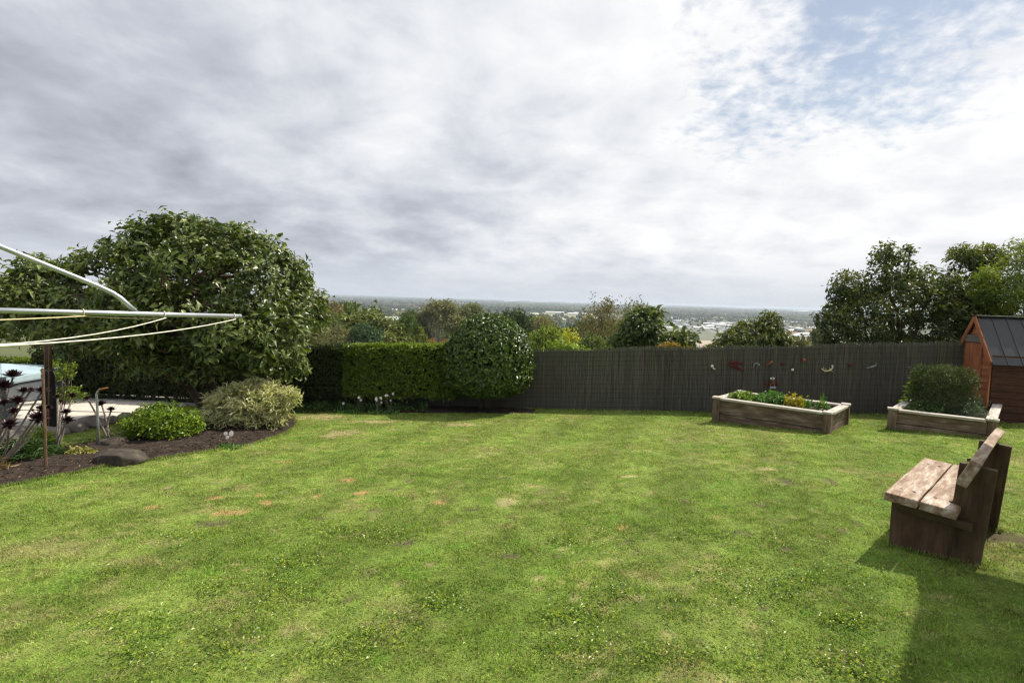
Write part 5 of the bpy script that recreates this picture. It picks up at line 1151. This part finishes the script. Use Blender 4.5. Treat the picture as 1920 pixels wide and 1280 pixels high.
for i, k_ in enumerate(('round', 'wide', 'gum', 'wispy', 'conifer', 'bush')): PR[k_] = [proto(k_, 300 + 7 * i + j)[0] for j in range(2 if k_ in ('round', 'gum', 'wide') else 1)]
HT = {'round': 9.2, 'wide': 9.4, 'gum': 9.9, 'wispy': 9.5, 'conifer': 9.4, 'bush': 4.6}
def hill_tree(kind, px, py, D, wpx, color, label, name=None, group=TREEG):
    """tree whose top shows at pixel (px, py), crown about wpx wide, at depth D; its height follows from the slope it stands on"""
    top = P(px, py, D); gzv = float(terr(top.x, top.y)); h = max(top.z - gzv, 1.5); W0 = {'round': 7.4, 'wide': 10.6, 'gum': 7.0, 'wispy': 7.0, 'conifer': 4.3, 'bush': 7.6}[kind]
    sx = wpx * D / 1000 / W0; r0 = PR[kind][rng.integers(len(PR[kind]))]; s3 = h / HT[kind]; sx = max(sx, .55 * s3)
    o = copy_tree(r0, (top.x, top.y, gzv), (sx, sx, s3), rng.uniform(-.5, .5) if kind in ('wide', 'bush', 'gum') else rng.uniform(0, 6.28), color, label, group)
    if name: o.name = name
    return o
G1, G2, OL, YG, AU, BR_, BL = (.040, .062, .022), (.028, .048, .018), (.075, .085, .030), (.13, .16, .03), (.17, .115, .02), (.092, .086, .052), (.035, .058, .036)
for a in [('gum', 822, 566, 140, 100, (.085, .088, .048), 'tallest pale trunked gum tree rising over the hedge', 'gum_tree'),
          ('gum', 876, 572, 150, 84, (.075, .085, .042), 'open crowned gum tree right of the tallest gum', 'gum_tree'),
          ('wide', 684, 606, 46, 108, BL, 'broad blue green tree directly above the clipped hedge', 'broad_tree'),
          ('round', 768, 600, 60, 62, G1, 'dark green rounded tree between blue green tree and gum', 'round_tree'),
          ('round', 784, 621, 60, 40, (.075, .082, .02), 'olive yellow topped tree left of the pale gum trunk', 'round_tree'),
          ('round', 757, 624, 105, 32, AU, 'golden autumn tree above the clipped hedge', 'autumn_tree'),
          ('round', 811, 640, 95, 26, (.14, .085, .025), 'small orange autumn bush at foot of gum trunk', 'autumn_tree'),
          ('round', 836, 641, 95, 22, (.13, .08, .025), 'small orange bush touching the camellia left side', 'autumn_tree'),
          ('wispy', 625, 616, 44, 80, (.085, .088, .050), 'thin grey green tree beside the magnolia right edge', 'thin_tree'),
          ('round', 605, 574, 110, 62, (.062, .070, .032), 'tall olive tree next to the magnolia crown', 'round_tree'),
          ('round', 645, 573, 130, 56, G2, 'dark tall tree right of the olive tree on the left', 'round_tree'),
          ('round', 655, 598, 75, 30, G2, 'narrow very dark tree above the blue green tree', 'round_tree'),
          ('conifer', 712, 577, 120, 26, (.035, .050, .024), 'pointed dark conifer before the white long roofs', 'conifer_tree'),
          ('wide', 770, 582, 140, 74, (.05, .064, .026), 'wide green tree left of the tallest gum', 'broad_tree'),
          ('round', 590, 612, 52, 44, (.075, .082, .034), 'grey olive tree half hidden by the magnolia', 'round_tree'),
          ('wide', 1022, 612, 34, 62, (.088, .115, .026), 'sunlit green tree right of the camellia', 'broad_tree'),
          ('wide', 1070, 612, 55, 84, G2, 'dark spreading tree behind the sunlit green tree', 'broad_tree'),
          ('round', 1068, 628, 36, 22, (.17, .18, .03), 'small yellow green tree before the dark spreading tree', 'round_tree'),
          ('wispy', 1125, 574, 40, 106, BR_, 'large brownish bare looking tree above the fence', 'thin_tree'),
          ('wispy', 1192, 577, 48, 60, (.085, .085, .04), 'brownish tree behind the broad leaved tree', 'thin_tree'),
          ('round', 1092, 610, 44, 40, G2, 'dark narrow tree left of the brownish tree', 'round_tree'),
          ('wide', 1105, 628, 30, 60, (.06, .078, .03), 'dull green tree at left foot of the brownish tree', 'broad_tree'),
          ('bush', 1375, 652, 24, 60, (.06, .072, .03), 'low dull green bush left under the drooping tree', 'low_bush'),
          ('bush', 1505, 650, 26, 44, (.075, .075, .045), 'greyish low bush right of the drooping tree', 'low_bush'),
          ('round', 1540, 618, 70, 58, (.05, .062, .035), 'grey green tree left of the right evergreen', 'round_tree'),
          ('conifer', 903, 580, 190, 10, (.022, .030, .020), 'thin dark conifer, leftmost of the conifer row', 'conifer_tree'),
          ('conifer', 918, 583, 190, 13, (.024, .032, .022), 'dark conifer, second of the conifer row', 'conifer_tree'),
          ('conifer', 932, 584, 195, 14, (.03, .034, .028), 'dark conifer, third of the conifer row', 'conifer_tree'),
          ('conifer', 950, 580, 200, 13, (.024, .032, .022), 'dark conifer, rightmost of the conifer row', 'conifer_tree'),
          ('wispy', 968, 590, 120, 40, (.10, .085, .04), 'brown olive tree above the right of camellia', 'thin_tree'),
          ('wide', 900, 586, 170, 70, (.06, .062, .05), 'purplish grey trees mass left of conifer row', 'broad_tree'),
          ('wispy', 1010, 600, 100, 60, (.095, .080, .052), 'dull brown thin tree before the far housing', 'thin_tree')]:
    hill_tree(a[0], a[1], a[2], a[3], a[4], a[5], a[6], a[7])
pal = [(.048, .066, .024), (.064, .076, .028), (.080, .084, .040), (.032, .048, .022), (.092, .080, .046), (.068, .086, .028)]
CN = ['mid green', 'olive green', 'grey olive', 'dark green', 'brownish', 'light green']; KN = {'round': 'round tree', 'wide': 'spreading tree', 'wispy': 'thin leaved tree', 'bush': 'low bushy tree'}
for i in range(210):      # the canopy that fills the slope between them
    px = rng.uniform(585, 1180) if i < 195 else rng.uniform(1180, 1560); D = 55 + 520 * rng.random() ** 1.3 if i < 195 else rng.uniform(400, 700)
    hy_ = 560 + (px - 960) * .0316; g0 = P(px, hy_, D); gzv = float(terr(g0.x, D)); hgt = rng.uniform(7, 13.5)
    py = hy_ + (CAMZ - gzv - hgt) / D * 1000
    if py < hy_ + 24 or (abs(px - 815) < 85 and D < 165): continue
    ci = rng.integers(6); k_ = rng.choice(['round', 'wide', 'round', 'wide', 'wispy', 'bush'])
    hill_tree(k_, px, py, D, rng.uniform(6.5, 11) / D * 1000, tuple(np.array(pal[ci]) * rng.uniform(.8, 1.25)), f'{CN[ci]} {KN[k_]} {"low on the near slope" if D < 130 else "halfway down the slope" if D < 300 else "at foot of the slope"} {"right of the magnolia" if px < 700 else "above the bright hedge" if px < 840 else "behind the round camellia" if px < 1000 else "beyond left end of fence" if px < 1180 else "before the housing estate"}', 'slope_tree', 'mixed trees filling the slope')

# ---- houses on the slope, with parts
def wallroof(name, label, px, py, D, w, d, hw_, rise, rz, wallc, roofc, group='houses among the hillside trees'):
    p = P(px, py, D); t_ = thing(name, label, 'house', (p.x, p.y, p.z - hw_ - rise), group)
    Mz = Matrix.Translation(t_.location) @ Matrix.Rotation(rz, 4, 'Z')
    gzv = float(terr(p.x, p.y)); base = min(0, gzv - t_.location.z) - .5
    mb = MB(); mb.box((-w / 2, -d / 2, base), (w / 2, d / 2, hw_), Mz); mb.build('wall', wallc, t_)
    e_ = .45; i_ = min(w, d) * .42; mb = MB(); mb.v = [Mz @ Vector(v) for v in ((-w / 2 - e_, -d / 2 - e_, hw_ - .1), (w / 2 + e_, -d / 2 - e_, hw_ - .1), (w / 2 + e_, d / 2 + e_, hw_ - .1), (-w / 2 - e_, d / 2 + e_, hw_ - .1), (-w / 2 + i_, 0, hw_ + rise), (w / 2 - i_, 0, hw_ + rise))]
    mb.f = [[0, 1, 5, 4], [1, 2, 5], [2, 3, 4, 5], [3, 0, 4], [3, 2, 1, 0]]; mb.build('roof', roofc, t_)
    for k in range(3):
        x0 = -w / 2 + w * (k + .28) / 3; mb = MB(); mb.box((x0, -d / 2 - .06, hw_ - 1.75), (x0 + w * .14, -d / 2 - .01, hw_ - .55), Mz); mb.build('window', M['black'], t_)
def flat(name, c, rough=.6): return simple(name, c, rough, .1)
RF = {'white': flat('pale_roof', (.72, .73, .74)), 'grey': flat('grey_roof', (.26, .28, .31)), 'dark': flat('charcoal_roof', (.07, .075, .085)), 'blue': flat('blue_grey_roof', (.33, .38, .46)), 'terra': flat('brown_tile_roof', (.30, .15, .08)), 'green': flat('pale_green_roof', (.45, .54, .47)), 'wall': flat('pale_wall', (.62, .58, .52)), 'brick': flat('brown_wall', (.32, .25, .2))}
wallroof('hillside_house', 'brown roofed house near the magnolia right edge', 626, 597, 170, 12, 9, 2.8, 2.2, .2, RF['wall'], RF['terra'])
wallroof('hillside_house', 'pale green roofed house among the trees left of the gum', 733, 593, 190, 19, 12, 2.8, 3.2, -.15, RF['wall'], RF['green'])
wallroof('hillside_house', 'white walled house with grey roof right of the green roof', 762, 603, 150, 9, 8, 3.2, 1.4, .3, RF['white'], RF['grey'])
wallroof('hillside_house', 'narrow white gabled house above the hedge middle', 708, 617, 130, 3.4, 6, 3.6, 2.2, .7, RF['white'], RF['white'])
wallroof('hillside_house', 'blue grey roofed house right of the camellia top', 975, 614, 95, 8.5, 7, 2.8, 1.6, -.2, RF['wall'], RF['blue'])
wallroof('hillside_house', 'small pale house low at left above the dark hedge', 648, 626, 170, 4, 5, 2.6, 1.0, .1, RF['wall'], RF['white'])

# ---- fields, estate, warehouses on the plain
FM = {k: mat_surf('field_' + k, [(.3, tuple(c * .85 for c in v)), (.7, tuple(min(c * 1.15, .9) for c in v))], .02, rough=.95, bump=0, detail=4) for k, v in dict(green=(.13, .17, .045), pale=(.24, .25, .10), straw=(.28, .25, .13), bare=(.36, .30, .24), gravel=(.13, .14, .095), dull=(.09, .11, .05)).items()}
def field(kind, poly, i, name='field'):
    mb = MB(); mb.poly([plain(*p) + Z3 * (.25 + .12 * i) for p in poly]); o = mb.build(name, FM[kind]); o['kind'] = 'structure'
    if o.data.polygons[0].normal.z < 0: o.data.flip_normals()
fl = [('bare', [(1270, 664), (1285, 634), (1352, 636), (1365, 664)], 'bare_earth'), ('bare', [(1470, 664), (1462, 637), (1548, 641), (1580, 664)], 'bare_earth'), ('straw', [(1290, 690), (1270, 650), (1540, 655), (1620, 690)], 'field'),
      ('pale', [(945, 596), (940, 583), (1120, 588), (1125, 601)], 'field'), ('green', [(1030, 601), (1028, 594), (1118, 597), (1122, 604)], 'field'), ('gravel', [(975, 611), (972, 597), (1030, 598), (1036, 613)], 'estate_ground'), ('gravel', [(1034, 613), (1030, 602), (1120, 605), (1124, 616)], 'estate_ground'),
      ('gravel', [(1205, 640), (1195, 608), (1400, 613), (1425, 644)], 'estate_ground'), ('pale', [(1250, 628), (1246, 618), (1310, 620), (1318, 631)], 'field'), ('gravel', [(1450, 642), (1445, 616), (1560, 620), (1590, 645)], 'estate_ground'), ('pale', [(600, 582), (600, 577), (700, 579), (700, 584)], 'field'), ('green', [(640, 590), (640, 585), (800, 588), (800, 594)], 'field'), ('straw', [(1210, 588), (1205, 583), (1300, 586), (1310, 591)], 'field')]
for i, (k_, poly, nm) in enumerate(fl): field(k_, poly, i, nm)
for i in range(46):
    px = rng.uniform(560, 1560); hy_ = 560 + (px - 960) * .0316; dy = 5 + 22 * rng.random() ** 1.6; w_ = rng.uniform(20, 80); h_ = dy * rng.uniform(.06, .16)
    field(rng.choice(['green', 'pale', 'dull', 'straw', 'dull', 'dull']), [(px - w_ / 2, hy_ + dy), (px - w_ / 2 + rng.uniform(0, 9), hy_ + dy - h_), (px + w_ / 2, hy_ + dy - h_ + w_ * .03), (px + w_ / 2 + 6, hy_ + dy + w_ * .03)], 14 + i)
def far_house_mesh(w, d, hw_, rise, wm, rm):
    mb = MB(); mb.box((-w / 2, -d / 2, -.5), (w / 2, d / 2, hw_)); e_ = .5; i_ = d * .45; b0 = len(mb.v)
    mb.v += [Vector(v) for v in ((-w / 2 - e_, -d / 2 - e_, hw_ - .1), (w / 2 + e_, -d / 2 - e_, hw_ - .1), (w / 2 + e_, d / 2 + e_, hw_ - .1), (-w / 2 - e_, d / 2 + e_, hw_ - .1), (-w / 2 + i_, 0, hw_ + rise), (w / 2 - i_, 0, hw_ + rise))]
    mb.f += [[b0 + j for j in f] for f in ([0, 1, 5, 4], [1, 2, 5], [2, 3, 4, 5], [3, 0, 4], [3, 2, 1, 0])]
    for k in range(3):
        x0 = -w / 2 + w * (k + .28) / 3; mb.box((x0, -d / 2 - .08, .9), (x0 + w * .13, -d / 2 - .02, 2.1))
    me = mb.mesh('estate_house'); me.materials.append(wm); me.materials.append(rm); me.materials.append(M['black'])
    mi = [0] * 6 + [1] * 5 + [2] * 18; me.polygons.foreach_set('material_index', mi); me.update(); return me
HM_ = {}
for k_ in ('white', 'grey', 'dark', 'terra', 'blue'): HM_[k_] = [far_house_mesh(w, d, 2.7, 2.0, RF['wall'] if k_ != 'white' else RF['white'], RF[k_]) for w, d in ((17, 11), (21, 13))]
LBL = {'white': 'small white roofed house in the distant housing estate', 'grey': 'small mid grey roofed house in the distant housing estate', 'dark': 'small charcoal roofed house in the distant housing estate', 'terra': 'small brown roofed house in the distant housing estate', 'blue': 'small blue grey roofed house in the distant housing estate'}
HPOS = []
def estate(n, x0, x1, y0, y1, kinds, sep=13):
    c = 0; tries = 0
    while c < n and tries < n * 30:
        tries += 1; px = rng.uniform(x0, x1); py = rng.uniform(y0, y1) + (px - (x0 + x1) / 2) * .0316; p = plain(px, py)
        if any((p - q).length < sep + 9 for q in HPOS): continue
        HPOS.append(p); k_ = rng.choice(kinds); o = link('estate_house', HM_[k_][rng.integers(2)], None); o.location = p; o.rotation_euler = (0, 0, rng.choice([.1, .1 + math.pi / 2, -.4]) + rng.normal(0, .1))
        s = rng.uniform(.85, 1.15); o.scale = (s, s, s); tag(o, LBL[k_], 'house', k_ + ' roofed houses of the distant estate'); c += 1
estate(98, 1215, 1412, 603, 630, ['white', 'grey', 'dark', 'grey', 'white', 'blue'], 7)
estate(44, 1200, 1545, 592, 606, ['white', 'grey', 'terra', 'dark', 'white'], 22)
estate(34, 1455, 1560, 615, 638, ['white', 'grey', 'white', 'dark', 'terra'], 9)
estate(40, 975, 1122, 597, 613, ['grey', 'white', 'blue', 'dark', 'grey'], 10)
estate(26, 1215, 1545, 582, 592, ['white', 'grey'], 40)
estate(14, 1000, 1190, 578, 588, ['white', 'grey'], 40)
def warehouse(label, px, py, wm, dm, hm, k_='white'):
    p = plain(px, py); t_ = thing('warehouse', label, 'warehouse', p, 'long white sheds on the plain')
    mb = MB(); mb.box((p.x - wm / 2, p.y - dm / 2, p.z - .5), (p.x + wm / 2, p.y + dm / 2, p.z + hm)); mb.build('wall', RF['white'] if k_ == 'white' else RF['grey'], t_)
    mb = MB(); x0, x1, y0, y1, z = p.x - wm / 2 - .5, p.x + wm / 2 + .5, p.y - dm / 2 - .5, p.y + dm / 2 + .5, p.z + hm + .02
    mb.v = [Vector(v) for v in ((x0, y0, z), (x1, y0, z), (x1, y1, z), (x0, y1, z), (x0, p.y, z + dm * .09), (x1, p.y, z + dm * .09))]; mb.f = [[0, 1, 5, 4], [4, 5, 2, 3], [1, 2, 5], [0, 4, 3], [3, 2, 1, 0]]; mb.build('roof', RF['white'], t_)
for px, py, w_, d_, h_, lb in ((694, 588, 70, 40, 9, 'long white shed left of the pointed conifer'), (742, 588, 60, 45, 9, 'long white shed right of the pointed conifer'), (672, 586, 30, 30, 7, 'short white shed at left end of the white sheds'), (850, 585, 36, 26, 7, 'white shed peeping out between the gum trees'), (900, 584, 30, 24, 7, 'white shed right of the second gum tree'),
                               (958, 565.5, 240, 90, 10, 'far white roof strip near the horizon above the camellia'), (1010, 567, 300, 90, 10, 'far white roof strip, second from left near horizon'), (1078, 568.5, 380, 90, 10, 'far white roof strip centre near the horizon'), (1140, 570.5, 420, 90, 10, 'longest far white roof strip near the horizon'), (1230, 575, 260, 80, 9, 'far white roof strip above the broadleaf tree'), (1395, 579, 320, 80, 9, 'far white roof strip above the drooping tree'), (1500, 584, 220, 80, 9, 'far white roof strip left of the right evergreen'), (1040, 588, 70, 24, 6, 'white shed beside the pale green field'), (1085, 591, 80, 24, 6, 'white shed at right of the pale green field'), (1010, 592, 40, 20, 6, 'low white shed left on the pale field')):
    warehouse(lb, px, py, w_, d_, h_)

# ---- distant trees: belts, woods and gardens on the plain, one mass
def distant_trees():
    pts = []; hs = []; ws = []; cs = []
    def add(p, h, w, c): pts.append(p); hs.append(h); ws.append(w); cs.append(c)
    base = 1.35 * np.array([(.030, .045, .020), (.042, .055, .025), (.055, .065, .030), (.075, .068, .032), (.025, .036, .020)])
    for i in range(430):        # shelter belts
        az = R(rng.uniform(-26, 36)); D = (900 * (14 ** rng.random())) if az < R(-1) else (2300 * (6 ** rng.random())); L = rng.uniform(80, 420) * (1 + D / 5000); o_ = rng.choice([rng.normal(0, .12), rng.normal(0, .12), math.pi / 2 + rng.normal(0, .2)])
        cx, cy_ = D * math.sin(az), D * math.cos(az); step = 7 + D / 420; h0 = rng.uniform(7, 17); c0 = base[rng.integers(5)] * rng.uniform(.8, 1.3)
        for s in np.arange(-L / 2, L / 2, step): add((cx + math.cos(o_) * s + rng.normal(0, 2), cy_ + math.sin(o_) * s + rng.normal(0, 3)), h0 * rng.uniform(.7, 1.2), step * .75 + 1.5, c0 * rng.uniform(.85, 1.2))
    for i in range(70):         # woods, mostly to the left
        az = R(rng.uniform(-26, 10) if i < 55 else rng.uniform(10, 36)); D = 600 * (11 ** rng.random()) if az < R(-1) else 2600 * (4 ** rng.random()); cx, cy_ = D * math.sin(az), D * math.cos(az); n_ = 70; rr_ = 60 + D * .06; c0 = base[rng.integers(5)] * rng.uniform(.8, 1.4)
        for k in range(n_): add((cx + rng.normal(0, rr_), cy_ + rng.normal(0, rr_ * .55)), rng.uniform(8, 16), rng.uniform(4, 7) * (1 + D / 5000), c0 * rng.uniform(.75, 1.3))
    for i in range(1700):       # street and garden trees between the houses
        px = rng.uniform(1190, 1560); py = 571 + (px - 1330) * .0316 + rng.uniform(9, 34) if i < 1300 else 571 + (px - 1330) * .0316 + rng.uniform(14, 70)
        p = plain(px, py)
        if any(abs(p.x - q.x) < 10 and abs(p.y - q.y) < 10 for q in HPOS) : continue
        if py > 628 and rng.random() < .9: continue
        add((p.x, p.y), rng.uniform(3.5, 9), rng.uniform(2, 4.2), base[rng.integers(5)] * rng.uniform(.9, 1.8) * (np.array([1.4, 1.1, .8]) if rng.random() < .15 else 1))
    for i in range(700):
        px = rng.uniform(580, 960) if i < 520 else rng.uniform(960, 1200); p = plain(px, 561 + (px - 960) * .0316 + rng.uniform(18, 60)); add((p.x, p.y), rng.uniform(5, 12), rng.uniform(3, 5.5), base[rng.integers(5)] * rng.uniform(.9, 1.6))
    pts = np.array(pts); hs = np.array(hs); ws = np.array(ws); cs = np.array(cs); D = np.hypot(pts[:, 0], pts[:, 1])
    Vs = []; Fs = []; Cs = []; off_ = 0
    for sub, sel in ((2, D < 2300), (1, D >= 2300)):
        bm = bmesh.new(); bmesh.ops.create_icosphere(bm, subdivisions=sub, radius=1); bv = np.array([v.co[:] for v in bm.verts]); bf = np.array([[v.index for v in f.verts] for f in bm.faces]); bm.free()
        n_ = sel.sum(); jit = 1 + rng.normal(0, .16, (n_, len(bv), 1)); v = bv[None] * jit; a = rng.random(n_) * 6.28; ca, sa = np.cos(a)[:, None], np.sin(a)[:, None]
        x = (v[:, :, 0] * ca - v[:, :, 1] * sa) * ws[sel, None] + pts[sel, 0, None]; y = (v[:, :, 0] * sa + v[:, :, 1] * ca) * ws[sel, None] + pts[sel, 1, None]
        z = v[:, :, 2] * hs[sel, None] * .56 + hs[sel, None] * .46 + terr(pts[sel, 0], pts[sel, 1])[:, None]
        Vs.append(np.stack([x, y, z], -1).reshape(-1, 3)); Fs.append((bf[None] + (np.arange(n_) * len(bv))[:, None, None] + off_).reshape(-1, 3)); off_ += n_ * len(bv)
        Cs.append((np.repeat(cs[sel], len(bf), 0) * rng.uniform(.65, 1.4, (n_ * len(bf), 1))))
    o = link('distant_trees', npmesh('distant_trees', np.concatenate(Vs), np.concatenate(Fs), {'Col': ('FACE', np.concatenate(Cs))}), M['blob'])
    tag(o, 'distant shelter belts, woods and garden trees spread over the plain', 'trees', kind='stuff')
distant_trees()
for k_ in PR:
    for r0 in PR[k_]:
        for ch_ in list(r0.children): bpy.data.objects.remove(ch_)
        bpy.data.objects.remove(r0)

# ------------------------------------------------------------------ haze over the plain
mh, t = nt('haze_air'); pv = N(t, 'ShaderNodeVolumePrincipled', {'Color': (.76, .86, 1.0, 1), 'Density': 1.35e-4, 'Anisotropy': .2})
N(t, 'ShaderNodeOutputMaterial', {1: pv.outputs[0]})
mb = MB(); mb.box((-50000, -50000, -52.5), (50000, 50000, 6.5)); hz = mb.build('haze', mh); tag(hz, 'pale haze lying over the plain and garden', 'haze', kind='stuff')
